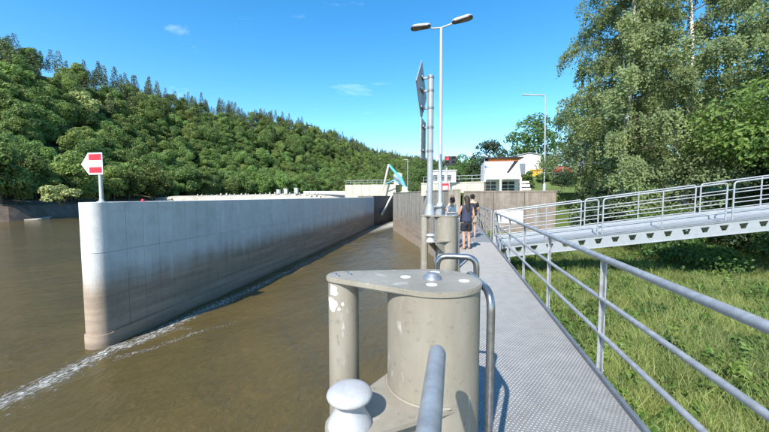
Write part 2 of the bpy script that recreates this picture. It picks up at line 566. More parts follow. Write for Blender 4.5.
# ================================================================== SETTING
# ---- river, fine sheet near the camera, coarse far away
GA = Vector((-10.16, 7.87)); GB = Vector((-12.18, 49.24))        # guide wall face line
gd = (GB - GA).normalized(); gn = Vector((gd.y, -gd.x))          # gn points to the channel (+x)
def seg_dist(px, py, ax, ay, bx, by):
    dx, dy = bx - ax, by - ay
    t_ = np.clip(((px - ax) * dx + (py - ay) * dy) / (dx * dx + dy * dy), 0, 1)
    return np.hypot(px - ax - t_ * dx, py - ay - t_ * dy), t_
def make_river():
    xs = np.concatenate([[-900, -400, -200, -120, -80, -55, -40, -30, -24, -20, -17, -15], np.arange(-13.5, 0.6, 0.09), [1.2, 2.0]])
    ys = np.concatenate([[-300, -120, -60, -30, -15, -8, -4, 0, 2], np.arange(3.0, 34, 0.12), np.arange(34, 70, 0.6), [75, 85, 100, 130, 170, 230, 320, 450, 700, 1200]])
    X, Y = np.meshgrid(xs, ys)
    foam = np.full(X.shape, -0.25)
    def band(ax, ay, bx, by, w0, w1, s0, s1):
        nonlocal foam
        d, t_ = seg_dist(X, Y, ax, ay, bx, by)
        w = (w0 + (w1 - w0) * t_) * 1.8; s = (s0 + (s1 - s0) * t_) * 0.86
        v = s * np.exp(-(d / w) ** 2) - 0.25
        foam = np.maximum(foam, v)
    # along the wall face
    p = GA + gn * 0.45
    band(p.x, p.y, GA.x + gd.x * 8 + gn.x * 0.85, GA.y + gd.y * 8 + gn.y * 0.85, 0.42, 0.42, 0.66, 0.60)
    a = GA + gd * 8 + gn * 0.85; b_ = GA + gd * 20 + gn * 0.9; c = GB + gn * 1.0
    band(a.x, a.y, b_.x, b_.y, 0.40, 0.5, 0.60, 0.52)
    band(b_.x, b_.y, c.x, c.y, 0.5, 1.2, 0.5, 0.62)
    # trailing past the nose towards the camera side
    band(-9.9, 7.9, -9.75, 5.8, 0.42, 0.48, 0.66, 0.66)
    band(-9.0, 7.6, -9.2, 4.6, 0.3, 0.5, 0.48, 0.52)
    band(-9.75, 5.8, -9.7, 4.0, 0.48, 0.6, 0.66, 0.6)
    band(-9.55, 4.9, -9.1, 3.0, 0.4, 0.6, 0.55, 0.5)
    # branch
    band(-9.2, 7.2, -8.4, 9.1, 0.20, 0.20, 0.60, 0.60)
    band(-8.4, 9.1, -7.6, 10.6, 0.18, 0.2, 0.60, 0.54)
    band(-7.6, 10.6, -6.9, 12.6, 0.18, 0.25, 0.50, 0.40)
    band(-9.5, 9.4, -8.6, 9.3, 0.22, 0.2, 0.6, 0.55)
    # turbulence at the lock entrance
    band(-10.5, 40, -9.0, 58, 1.5, 2.0, 0.60, 0.80)
    band(-9.5, 30, -6.0, 33, 0.5, 0.5, 0.56, 0.52)
    band(-9.6, 16, -8.6, 24, 0.35, 0.4, 0.52, 0.5)
    band(-10.2, 24, -8.0, 40, 0.5, 0.8, 0.40, 0.48)
    # loose flecks
    foam = np.maximum(foam, np.where((X > -11) & (Y < 40), -0.06, -0.25))
    Z = np.full(X.shape, WATER)
    near = (X > -13.6) & (X < 0.6) & (Y > 2.9) & (Y < 34)
    Z = Z + near * (0.018 * np.sin(2.1 * X + 1.4 * Y + 1.2 * np.sin(0.7 * Y)) + 0.012 * np.sin(4.7 * X - 2.2 * Y + np.sin(1.3 * X)))
    ny, nx = X.shape
    idx = np.arange(nx * ny).reshape(ny, nx)
    F = np.stack([idx[:-1, :-1], idx[:-1, 1:], idx[1:, 1:], idx[1:, :-1]], -1).reshape(-1, 4)
    o = mesh_np('river', np.stack([X, Y, Z], -1).reshape(-1, 3), F, 'water', smooth=True)
    at = o.data.attributes.new('foam', 'FLOAT', 'POINT')
    at.data.foreach_set('value', foam.ravel().astype(np.float32))
    tag(o, 'brown river water with foam along the concrete wall', kind='structure')
make_river()

# ---- wooded hill across the river, base line to ridge line
HB = [(-84, 88, 0.24), (-69.5, 92, 0.269), (-60.6, 95, 0.30), (-52.2, 113, 0.273), (-40.8, 140, 0.252), (-26.2, 185, 0.214),
      (-19.6, 225, 0.181), (-14.5, 262, 0.138), (-6, 300, 0.113), (2.4, 330, 0.090), (10.1, 350, 0.080), (20.9, 330, 0.075), (34, 260, 0.09), (50, 200, 0.11), (64, 160, 0.12)]
CAN = 9.0
def hill_col(az):
    a = [h[0] for h in HB]
    rb = np.interp(az, a, [h[1] for h in HB]); te = np.interp(az, a, [h[2] for h in HB])
    rr = rb * 2.0
    hz = H + te * rr - CAN
    return rb, rr, hz
def hill_pt(az, u):
    """u 0 at the shore, 1 at the ridge, up to 1.6 behind"""
    rb, rr, hz = hill_col(az)
    r = rb + (rr - rb) * u
    if u <= 1:
        prof = 0.12 * u + 0.88 * float(smooth01(u * 0.86)) / float(smooth01(0.86))
    else:
        prof = 1.0 - 0.5 * (u - 1) ** 1.3
    x, y = r * math.sin(R(az)), r * math.cos(R(az))
    z0 = 0.2
    z = z0 + (hz - z0) * prof + 5.0 * min(u, 1.0) * fbm(x, y, 0.012, 3.0) * (1 if u < 0.9 else 0.6)
    return x, y, z
def make_hill():
    azs = np.linspace(-84, 64, 180); us = np.concatenate([[-0.02], np.linspace(0, 1.6, 46)])
    V = []
    for az in azs:
        for u in us:
            if u < 0:
                rb = hill_col(az)[0] - 3.0
                V.append((rb * math.sin(R(az)), rb * math.cos(R(az)), -3.6))
            else:
                V.append(hill_pt(az, u))
    n = len(us)
    idx = np.arange(len(azs) * n).reshape(len(azs), n)
    F = np.stack([idx[:-1, :-1], idx[:-1, 1:], idx[1:, 1:], idx[1:, :-1]], -1).reshape(-1, 4)
    o = mesh_np('hillside', np.array(V), F, 'forest_floor', smooth=True)
    tag(o, 'steep wooded hillside rising behind the river', kind='structure')
make_hill()

# ---- far shore: dark stone revetment and pale ramp at the left
def shore_strip():
    m = MB()
    pts = []
    for az in np.linspace(-84, -8, 60):
        rb = hill_col(az)[0]
        s, c = math.sin(R(az)), math.cos(R(az))
        j = 0.5 * fbm(az, 0, 0.3, 1.0)
        pts.append(((rb - 6 + j) * s, (rb - 6 + j) * c, -3.3)); pts.append(((rb - 2.0) * s, (rb - 2.0) * c, -0.3 + 0.3 * j)); pts.append(((rb + 4) * s, (rb + 4) * c, 0.9))
    n = len(pts) // 3
    F = []
    for i in range(n - 1):
        F += [(3 * i, 3 * i + 1, 3 * i + 4, 3 * i + 3), (3 * i + 1, 3 * i + 2, 3 * i + 5, 3 * i + 4)]
    m.add(pts, F)
    m.build('shore', 'shore_stone', label='dark stone river shore below the forest', kind='structure')
shore_strip()

m = MB()
m.slab([(-77.5, 47.0, -2.9), (-79.5, 46.2, -2.7), (-96.0, 66.0, -0.9), (-93.5, 67.2, -1.3)], (0, 0, -1.2))
m.build('boat_ramp', 'pale_stone', label='pale concrete ramp on the far shore', kind='structure')

# ---- grass bank beside the walkway
BX0 = -0.6
def bank_z(x, y):
    side = float(smooth01((x - BX0) / 1.9))
    base = -3.3 + 2.05 * side
    up = 2.6 * float(smooth01((x - 7.5 - 0.25 * (20 - y)) / 9.0))
    back = 0.35 * float(smooth01((y - 12) / 9.0))
    return base + up + back + 0.10 * fbm(x, y, 0.5, 5.0) * side
def make_bank():
    xs = np.concatenate([np.arange(BX0, 14, 0.28), np.arange(14, 46, 1.6)])
    ys = np.concatenate([np.arange(-9, 0, 1.0), np.arange(0, 21.9, 0.28), [21.95]])
    V = [(x, y, bank_z(x, y)) for y in ys for x in xs]
    idx = np.arange(len(V)).reshape(len(ys), len(xs))
    F = np.stack([idx[:-1, :-1], idx[:-1, 1:], idx[1:, 1:], idx[1:, :-1]], -1).reshape(-1, 4)
    o = mesh_np('grass_bank', np.array(V), F, 'soil', smooth=True)
    tag(o, 'sloping grass bank beside the metal walkway', kind='structure')
make_bank()

# ---- lock plateau (ground behind the walls)
PLZ = 1.9
m = MB()
m.prism([(0.5, 22.4), (60, 22.4), (400, 60), (400, 700), (-6.7, 700), (-6.7, 43.6)], -4, PLZ)
m.build('ground', 'lawn', label='level ground around the lock behind the old walls', kind='structure')
m = MB()
m.add([(-4, 43, PLZ + .004), (30, 43, PLZ + .004), (60, 60, PLZ + .004), (-4, 60, PLZ + .004)], [(0, 1, 2, 3)])
m.build('yard', 'asphalt', label='asphalt yard beside the lock house', kind='structure')

# ================================================================== WALLS
# ---- new concrete guide wall with rounded nose
ZT = 1.50
gw = thing('guide_wall', (GA.x, GA.y, WATER), 'long pale concrete guide wall with rounded nose standing in the river', 'wall')
TH = 0.74
Lw = (GB - GA).length
def gpt(s_, off=0.0):
    p = GA + gd * s_ + gn * off
    return p.x, p.y
m = MB()                                     # solid core, set 20 mm behind the panels
c = [gpt(0, -0.02), gpt(0, -TH + 0.02), gpt(Lw, -TH + 0.02), gpt(Lw, -0.02)]
m.prism(c[::-1], -4.2, ZT - 0.03)
m.build('core', 'conc_guide', gw)
def nose_poly(off=0.0, n=20, tail=0.0):
    r = TH / 2 + off
    P = []
    cx_, cy_ = gpt(0, -TH / 2)
    for k in range(n + 1):
        a = math.pi * k / n
        d = gn * math.cos(a) - gd * math.sin(a)
        P.append((cx_ + d.x * r, cy_ + d.y * r))
    return P
def nose(name, z0, z1, off):
    mm_ = MB()
    P = nose_poly(off, 28)
    n = len(P)
    lo = [(p[0], p[1], z0) for p in P]; hi = [(p[0], p[1], z1) for p in P]
    mm_.add(lo + hi, [(i + 1, i, n + i, n + i + 1) for i in range(n - 1)], 0, True)
    mm_.add(hi, [tuple(range(n - 1, -1, -1))])
    mm_.add(lo, [tuple(range(n))])
    mm_.add([lo[-1], lo[0], hi[0], hi[-1]], [(0, 1, 2, 3)])
    return mm_.build(name, 'conc_guide', gw)
nose('nose_section', 0.012, ZT, 0.0)
nose('nose_section', -2.45, 0.0, 0.0)
nose('nose_base', -4.2, -2.45, 0.035)
# formwork panels: joint spacing 0.62 m, expansion joint every 12 panels
NP = int(Lw / 0.617)
pw = Lw / NP
pan_mesh = {}
for row, (z0, z1) in enumerate(((0.018, ZT - 0.004), (-2.40, 0.0))):
    for i in range(NP):
        wide = 0.026 if i % 12 == 0 and i else 0.011
        key = (row, wide)
        s0 = i * pw + (wide if i else 0.003); s1 = (i + 1) * pw - 0.004
        if key not in pan_mesh or i == 0:
            mm_ = MB()
            p0, p1, p2, p3 = gpt(s0, 0.0), gpt(s1, 0.0), gpt(s1, -0.05), gpt(s0, -0.05)
            bv = 0.008
            q0, q1 = gpt(s0 + bv, 0.0), gpt(s1 - bv, 0.0)
            r0, r1 = gpt(s0, -bv), gpt(s1, -bv)
            poly = [r0, q0, q1, r1, p2, p3]
            mm_.prism(poly, z0, z1)
            o = mm_.build('panel', 'conc_guide', gw)
            if i: pan_mesh[key] = (o, i)
        else:
            src, i0 = pan_mesh[key]
            o = src.copy(); COL.objects.link(o)
            dx = gd * pw * (i - i0)
            o.location = (src.location.x + dx.x, src.location.y + dx.y, src.location.z)
        j = 0.0035 * math.sin(i * 12.9898 + row * 3)
        o.location.x += gn.x * j; o.location.y += gn.y * j
m = MB()                                    # projecting base course at the water
c = [gpt(0, 0.035), gpt(Lw, 0.035), gpt(Lw, -TH), gpt(0, -TH)]
m.prism(c, -4.2, -2.42)
m.build('base_course', 'conc_guide', gw)
m = MB()                                    # coping
c = [gpt(0, -0.006), gpt(Lw, -0.006), gpt(Lw, -TH + 0.003), gpt(0, -TH + 0.003)]
m.prism(c, ZT - 0.03, ZT + 0.002)
m.build('coping', 'conc_guide', gw)

# ---- dark older wall that closes in towards the gate
def vwall(name, a, b_, th, z0, z1, mtl, label, nseg, cat='wall', cap=None, group=None):
    a = Vector(a); b_ = Vector(b_); d = (b_ - a); Lr = d.length; d = d.normalized(); nn = Vector((d.y, -d.x))
    t_ = thing(name, (a.x, a.y, z0), label, cat, group)
    for i in range(nseg):
        s0 = Lr * i / nseg + 0.012; s1 = Lr * (i + 1) / nseg - 0.012
        j = 0.006 * math.sin(i * 7.7)
        P = [a + d * s0 + nn * (-th), a + d * s0 + nn * j, a + d * s1 + nn * j, a + d * s1 + nn * (-th)]
        mm_ = MB(); mm_.prism([(p.x, p.y) for p in P][::-1], z0, z1 - (0.09 if cap else 0))
        # order check
        mm_.build('wall_section', mtl, t_)
    if cap:
        P = [a + nn * (-th - 0.03), a + nn * 0.05, b_ + nn * 0.05, b_ + nn * (-th - 0.03)]
        mm_ = MB(); mm_.prism([(p.x, p.y) for p in P][::-1], z1 - 0.086, z1)
        mm_.build('coping', cap, t_)
    return t_
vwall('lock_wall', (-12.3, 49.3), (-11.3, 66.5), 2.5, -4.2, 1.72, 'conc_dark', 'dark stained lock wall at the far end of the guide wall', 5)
# wing wall from the entrance corner to the end of the walkway (face towards the channel)
ww = vwall('wing_wall', (0.35, 22.0), (-7.3, 43.4), 0.8, -4.2, 2.12, 'conc_old', 'streaked old concrete wing wall flaring towards the lock entrance', 9, cap='conc_old')
vwall('entrance_wall', (-7.32, 43.45), (-7.6, 70), 0.8, -4.2, 2.1, 'conc_dark', 'dark wall turning into the lock entrance behind the wing wall', 6)
vwall('retaining_wall', (5.9, 22.0), (0.55, 22.0), 0.6, -3.0, 2.02, 'conc_brown', 'weathered concrete retaining wall behind the gangway', 3, cap='conc_brown')
vwall('side_wall', (40.0, 24.5), (6.0, 24.5), 0.5, -1.8, 1.9, 'conc_dark', 'wall behind the birch trees with tree shade painted as dark concrete', 6)  # dark concrete colour stands in for the shade of the trees
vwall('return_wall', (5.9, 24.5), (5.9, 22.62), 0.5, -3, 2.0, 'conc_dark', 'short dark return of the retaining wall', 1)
# parapet above the wing wall end, brighter sun painted as paler concrete
vwall('parapet', (2.2, 25.5), (-2.6, 27.5), 0.35, 1.7, 2.75, 'conc_pale', 'concrete parapet behind the people with brighter sun painted as a pale tone', 4, cap='conc_pale')

# ---- beige gate pier behind the dark wall, with small parapet railing
gp = thing('gate_pier', (-18, 70, -4), 'beige concrete pier beside the blue crane', 'pier')
for i in range(6):
    m = MB(); x0 = -23.8 + i * 1.9
    m.box((x0 + .94, 70.8, 0.0), (1.86, 2.4, 8.3 + 0.05 * (i % 2))); m.build('pier_block', 'conc_pale', gp)
m = MB()
for i in range(12):
    m.tube([(-23.6 + i, 69.8, 4.1), (-23.6 + i, 69.8, 5.1)], 0.035, 6)
m.tube([(-23.6, 69.8, 5.1), (-12.6, 69.8, 5.1)], 0.04, 6); m.tube([(-23.6, 69.8, 4.6), (-12.6, 69.8, 4.6)], 0.03, 6)
m.build('railing', 'light_galv', gp)

# ---- pale mole across the river with blocks
m = MB()
P = []
prof = [(-104, 88, 0.7), (-86, 88, 1.7), (-70, 90, 2.0), (-50, 92, 2.4), (-36, 95, 2.3), (-26, 98, 2.2)]
V = []; F = []
for (x, y, z) in prof:
    V += [(x, y - 4, -3.5), (x, y - 1.5, z - 0.4), (x, y, z), (x, y + 6, z), (x, y + 9, -3.5)]
for i in range(len(prof) - 1):
    for k in range(4):
        a = i * 5 + k
        F.append((a, a + 5, a + 6, a + 1))
m.add(V, F)
m.build('mole', 'pale_stone', label='pale gravel mole beyond the guide wall', kind='structure')
first = None
for i in range(26):
    x = -78 + i * 1.55 + random.uniform(-.6, .6); y = 88.5 + i * 0.12 + random.uniform(-.2, .2)
    z = float(np.interp(x, [p[0] for p in prof], [p[2] for p in prof])) - 0.05
    if first is None:
        m = MB(); m.lathe([(0.32, 0), (0.30, 0.25), (0.22, 0.55), (0.10, 0.66)], (0, 0, 0), 8)
        first = m.build('marker_stone', 'pale_stone')
        o = first
    else:
        o = first.copy(); COL.objects.link(o)
    o.location = (x, y, z); o.scale = [random.uniform(.45, .95)] * 3
    tag(o, 'small pale stone in the row along the mole edge', 'stone', 'row of stones on the mole')
for i, (x, s, lab) in enumerate([(-52.4, 1.1, 'left white concrete block on the mole'), (-50.0, 1.3, 'squat white concrete block right of the first one on the mole'), (-46.6, 1.5, 'tall white concrete block on the mole')]):
    z = float(np.interp(x, [p[0] for p in prof], [p[2] for p in prof]))
    m = MB(); m.box((0, 0, 0.55 * s), (0.9, 0.9, 1.1 * s), bev=0.06); m.box((0, 0, 1.1 * s + .05), (1.1, 1.1, .1))
    o = m.build('concrete_block', 'white_paint'); o.location = (x, 91.5, z - 0.03)
    tag(o, lab, 'block')
m = MB()
wl = thing('barrier_wall', (-36, 92, 2.2), 'low white barrier wall at the far end of the mole', 'wall')
for i in range(8):
    m = MB(); m.box((-44 + i * 1.9, 93.0, 2.7), (1.84, 0.5, 0.9), bev=0.04); m.build('wall_section', 'house_white', wl)

# ================================================================== WALKWAY
DXL, DXR, DY0, DY1 = 0.13, 1.33, -2.0, 21.9
walk = thing('walkway', (0.73, 0, -0.3), 'galvanised steel walkway with studded deck running along the water', 'walkway')
PL = 2.4
yy = DY0; k = 0
first = None
while yy < DY1 - 0.1:
    y1 = min(yy + PL, DY1)
    m = MB(); m.box(((DXL + DXR) / 2, (yy + y1) / 2 , -0.012), (DXR - DXL, y1 - yy - 0.003, 0.024))
    m.build('deck_plate', 'deck', walk)
    yy = y1; k += 1
# platform widening beside the dolphin where the people stand
m = MB(); m.box((-0.10, 15.2, -0.012), (0.455, 13.2, 0.024)); m.build('deck_plate', 'deck', walk)
# raised collars in real relief on the near deck, hole darkness painted on their caps
def studs():
    sp = 0.031
    ys = np.arange(1.2, 12.5, sp * 0.866); P = []
    for j, y in enumerate(ys):
        xs = np.arange(DXL + 0.02 + (sp / 2 if j % 2 else 0), DXR - 0.015, sp)
        P.append(np.stack([xs, np.full_like(xs, y)], -1))
    P = np.concatenate(P)
    n = 6
    a = np.arange(n) * 2 * np.pi / n
    ring = lambda rx, ry, z: np.stack([rx * np.cos(a), ry * np.sin(a), np.full(n, z)], -1)
    T = np.concatenate([ring(.0105, .0105, .0005), ring(.0075, .0075, .0042), ring(.0065, .0065, .0012)])
    V = (np.concatenate([P, np.zeros((len(P), 1))], 1)[:, None, :] + T[None]).reshape(-1, 3)
    fq = []
    for k in range(n):
        k2 = (k + 1) % n
        fq += [(k, k2, n + k2, n + k), (n + k, n + k2, 2 * n + k2, 2 * n + k)]
    fq = np.array(fq); nv = 3 * n
    off = (np.arange(len(P)) * nv)[:, None, None]
    Fq = (fq[None] + off).reshape(-1, 4)
    capq = np.array([(12, 13, 14, 15), (12, 15, 16, 17)])
    Fc = (capq[None] + off).reshape(-1, 4)
    F = np.concatenate([Fq, Fc])
    loc = WLOC[walk.name]
    V = V - np.array(loc)
    o = mesh_np('deck_studs', V, F, ['deck', 'hole_shade'], walk)
    mi = np.zeros(len(F), dtype=np.int32); mi[len(Fq):] = 1
    o.data.polygons.foreach_set('material_index', mi)
    o['kind'] = 'stuff'
studs()
def far_studs():
    sp = 0.062
    ys = np.arange(12.55, DY1 - .1, sp * 0.866); P = []
    for j, y in enumerate(ys):
        xs = np.arange(DXL + 0.03 + (sp / 2 if j % 2 else 0), DXR - 0.03, sp)
        P.append(np.stack([xs, np.full_like(xs, y), np.zeros_like(xs)], -1))
    P = np.concatenate(P)
    T = np.array([(-.012, -.012, .0005), (.012, -.012, .0005), (.012, .012, .0005), (-.012, .012, .0005), (0, 0, .005)])
    V = (P[:, None] + T[None]).reshape(-1, 3) - np.array(WLOC[walk.name])
    f = np.array([(0, 1, 4), (1, 2, 4), (2, 3, 4), (3, 0, 4)])
    F = (f[None] + (np.arange(len(P)) * 5)[:, None, None]).reshape(-1, 3)
    o = mesh_np('deck_studs', V, F, 'deck', walk); o['kind'] = 'stuff'
far_studs()
m = MB(); m.box((DXR + 0.020, (DY0 + DY1) / 2, -0.04), (0.034, DY1 - DY0, 0.16), bev=0.004); m.build('edge_beam', 'galv_dark', walk)
m = MB(); m.box((DXL - 0.014, (DY0 + 8.5) / 2, -0.06), (0.022, 8.5 - DY0, 0.12)); m.build('edge_beam', 'galv_dark', walk)
m = MB(); m.box((-0.35, 15.2, -0.06), (0.03, 13.2, 0.12)); m.build('edge_beam', 'galv_dark', walk)
for y in np.arange(-1.2, 21.5, 1.8):
    m = MB(); m.box((0.73, y, -0.11), (1.16, 0.08, 0.17)); m.build('cross_beam', 'galv_dark', walk)
for y in np.arange(0.6, 21.5, 3.6):
    m = MB(); m.tube([(1.10, y + 0.6, -3.2), (1.10, y + 0.6, -0.2)], 0.07, 10); m.build('support_post', 'galv', walk)
    m = MB(); m.tube([(0.30, y + 0.6, -4.0), (0.30, y + 0.6, -0.2)], 0.07, 10); m.build('support_post', 'galv', walk)

# right railing
RX = 1.375
rr_ = thing('railing', (RX, 5, -0.1), 'tubular galvanised railing along the grass side of the walkway', 'railing')
def rail_line(x, z, y0, y1, r, name, parent, mtl='galv'):
    m = MB(); m.tube([(x, y0, z), (x, y1, z)], r, 14); return m.build(name, mtl, parent)
RY0, RY1 = -1.97, 11.75
rail_line(RX, 1.105, RY0, RY1 - 0.0, 0.030, 'top_rail', rr_)
rail_line(RX, 0.715, RY0, RY1, 0.0215, 'middle_rail', rr_)
rail_line(RX, 0.375, RY0, RY1, 0.0215, 'lower_rail', rr_)
for y in [-1.9, -0.2, 1.62, 3.43, 5.24, 7.05, 8.86, 10.6, 11.72]:
    m = MB()
    m.box((RX + 0.012, y, 0.50), (0.012, 0.060, 1.16), bev=0.003)
    m.box((RX - 0.004, y + 0.026, 0.50), (0.030, 0.008, 1.16))
    m.build('post', 'galv', rr_)
    for z in (-0.03, 0.03):
        m = MB(); m.tube([(RX + 0.015, y - 0.012, z), (RX + 0.030, y - 0.012, z)], 0.010, 6)
        m.build('bolt', 'galv', rr_)
# second run of the railing past the gangway
r2 = thing('railing', (RX, 17, -0.1), 'far railing between the gangway and the concrete wall', 'railing')
for z, r in ((1.105, .028), (0.75, .02), (0.4, .02)):
    rail_line(RX, z, 13.25, 21.8, r, 'rail', r2)
for y in (13.27, 15.0, 16.8, 18.6, 20.4, 21.75):
    m = MB(); m.tube([(RX, y, -0.08), (RX, y, 1.1)], 0.024, 8); m.build('post', 'galv', r2)
# left guard rail beside the people
lr = thing('guard_rail', (-0.33, 15, -0.1), 'steel guard rail on the water side behind the second dolphin', 'railing')
for z, r in ((1.08, .024), (0.6, .018)):
    rail_line(-0.335, z, 10.9, 21.7, r, 'rail', lr)
for y in (10.9, 13.6, 16.3, 19.0, 21.7):
    m = MB(); m.tube([(-0.335, y, -0.08), (-0.335, y, 1.08)], 0.022, 8); m.build('post', 'galv', lr)
# foreground handrail stub (end of the left railing)
fr = thing('handrail', (-0.055, 0, -0.1), 'round galvanised handrail end in front of the near dolphin', 'railing')
m = MB(); m.tube([(-0.055, -2.0, 1.13), (-0.055, 1.155, 1.13), (-0.055, 1.168, 1.13), (-0.055, 1.174, 1.13)], [0.0305, 0.0305, 0.027, 0.018], 20); m.build('rail', 'galv', fr)
for y in (-1.9, 0.62):
    m = MB(); m.tube([(-0.055, y, -0.3), (-0.055, y, 1.115)], 0.021, 10); m.build('post', 'galv', fr)
m = MB(); m.box((0.03, -0.65, -0.07), (0.20, 2.8, 0.05)); m.build('bracket', 'galv_dark', fr)

# ================================================================== GANGWAY
GX0, GSL, GY0, GY1 = 1.40, 0.1465, 11.78, 12.85
gz = lambda x: -0.055 + GSL * (x - 1.36)
XE = 15.2
gg = thing('gangway', (GX0, 12.3, -0.1), 'inclined light metal gangway with holed side beam rising to the right', 'gangway')
# deck planks
npl = 24; wpl = (XE - GX0) / npl
for i in range(npl):
    x0 = GX0 + i * wpl + 0.004; x1 = GX0 + (i + 1) * wpl - 0.004
    m = MB()
    P = [(x0, GY0 + 0.03, gz(x0)), (x1, GY0 + 0.03, gz(x1)), (x1, GY1 - 0.03, gz(x1)), (x0, GY1 - 0.03, gz(x0))]
    m.slab(P, (0, 0, -0.03)); m.build('deck_panel', 'light_galv', gg)
# side beams with trapezoid holes
def side_beam(y, top, hgt, name):
    m = MB()
    px_ = 0.482; nb = int((XE - GX0) / px_)
    for i in range(nb):
        a = GX0 + i * px_; b2 = a + px_
        cx_ = (a + b2) / 2
        tw, bw = 0.118, 0.055
        zt = lambda x, f: gz(x) + top - hgt * f
        # vertical fractions: 0 top, hole between .28 and .66
        o = len(m.v)
        O = [(a, 0), (b2, 0), (b2, 1), (a, 1)]
        Hh = [(cx_ - tw, .24), (cx_ + tw, .24), (cx_ + bw, .66), (cx_ - bw, .66)]
        V = []
        for yy_ in (y - 0.008, y + 0.008):
            V += [(x, yy_, zt(x, f)) for x, f in O] + [(x, yy_, zt(x, f)) for x, f in Hh]
        F = []
        for base, flip in ((0, False), (8, True)):
            for k in range(4):
                k2 = (k + 1) % 4
                q = (base + k, base + k2, base + 4 + k2, base + 4 + k)
                F.append(q if flip else q[::-1])
        for k in range(4):
            k2 = (k + 1) % 4
            F.append((4 + k, 4 + k2, 12 + k2, 12 + k))
        m.add(V, F)
    xe = GX0 + nb * px_
    for f, w in ((0.0, 0.07), (1.0, 0.09)):
        P = [(GX0, y - w / 2, gz(GX0) + top - hgt * f), (xe, y - w / 2, gz(xe) + top - hgt * f), (xe, y + w / 2, gz(xe) + top - hgt * f), (GX0, y + w / 2, gz(GX0) + top - hgt * f)]
        m.slab(P, (0, 0, 0.012 if f == 0 else -0.012))
    return m.build(name, 'light_galv', gg)
side_beam(GY0, 0.0, 0.375, 'side_beam')
side_beam(GY1, 0.0, 0.375, 'side_beam')
P = [(GX0, GY1 - 0.02, gz(GX0) + 0.015), (XE, GY1 - 0.02, gz(XE) + 0.015), (XE, GY1 - 0.02, gz(XE) + 0.25), (GX0, GY1 - 0.02, gz(GX0) + 0.25)]
m = MB(); m.slab(P, (0, 0.008, 0)); m.build('toe_plate', 'light_galv', gg)
P = [(GX0, GY0 - 0.037, gz(GX0) + 0.013), (XE, GY0 - 0.037, gz(XE) + 0.013), (XE, GY0 - 0.037, gz(XE) + 0.05), (GX0, GY0 - 0.037, gz(GX0) + 0.05)]
m = MB(); m.slab(P, (0, 0.006, 0)); m.build('kerb_strip', 'galv_dark', gg)
for i in range(8):
    x = GX0 + 0.4 + i * 1.72
    m = MB(); m.box((x, (GY0 + GY1) / 2, gz(x) - 0.10), (0.06, GY1 - GY0 - 0.03, 0.10)); m.build('cross_beam', 'galv_dark', gg)
def gang_rail(y, x_list, nm):
    gr = nm
    for (xa, xb) in x_list:
        t_ = thing('gangway_railing', (xa, y, gz(xa)), *gr.pop(0))
        top = 1.17
        m = MB()
        m.tube(bend([(xa, y, gz(xa) + 0.012), (xa, y, gz(xa) + top), (xb, y, gz(xb) + top), (xb, y, gz(xb) + 0.012)], 0.09), 0.024, 10)
        m.build('frame', 'light_galv', t_)
        for h in (0.86, 0.56, 0.28):
            m = MB(); m.tube([(xa, y, gz(xa) + h), (xb, y, gz(xb) + h)], 0.016, 8); m.build('bar', 'light_galv', t_)
        xm = (xa + xb) / 2
        m = MB(); m.tube([(xm, y, gz(xm) + 0.012), (xm, y, gz(xm) + top)], 0.021, 8); m.build('post', 'light_galv', t_)
CT = 'railing'
gang_rail(GY0, [(1.42, 4.50), (4.64, 7.93), (8.10, 11.4), (11.55, 14.8)],
          [('near gangway railing section beside the walkway junction', CT), ('near gangway railing section in the middle of the gangway', CT),
           ('near gangway railing section at the right edge of the picture', CT), ('near gangway railing section at the upper end of the gangway', CT)])
gang_rail(GY1, [(1.42, 4.36), (4.48, 7.78), (7.92, 11.2), (11.35, 14.6)],
          [('far gangway railing section carrying the white board', CT), ('far gangway railing section in front of the dark wall', CT),
           ('far gangway railing section before the leafy shrubs', CT), ('far gangway railing section at the upper end of the gangway', CT)])
m = MB(); m.box((1.98, GY1 - 0.055, 0.92), (0.92, 0.02, 0.46), bev=0.004); m.box((1.98, GY1 - 0.043, 0.95), (0.8, 0.012, 0.05))
m.build('notice_board', 'sign_white', label='blank white board hung on the gangway railing', cat='board')

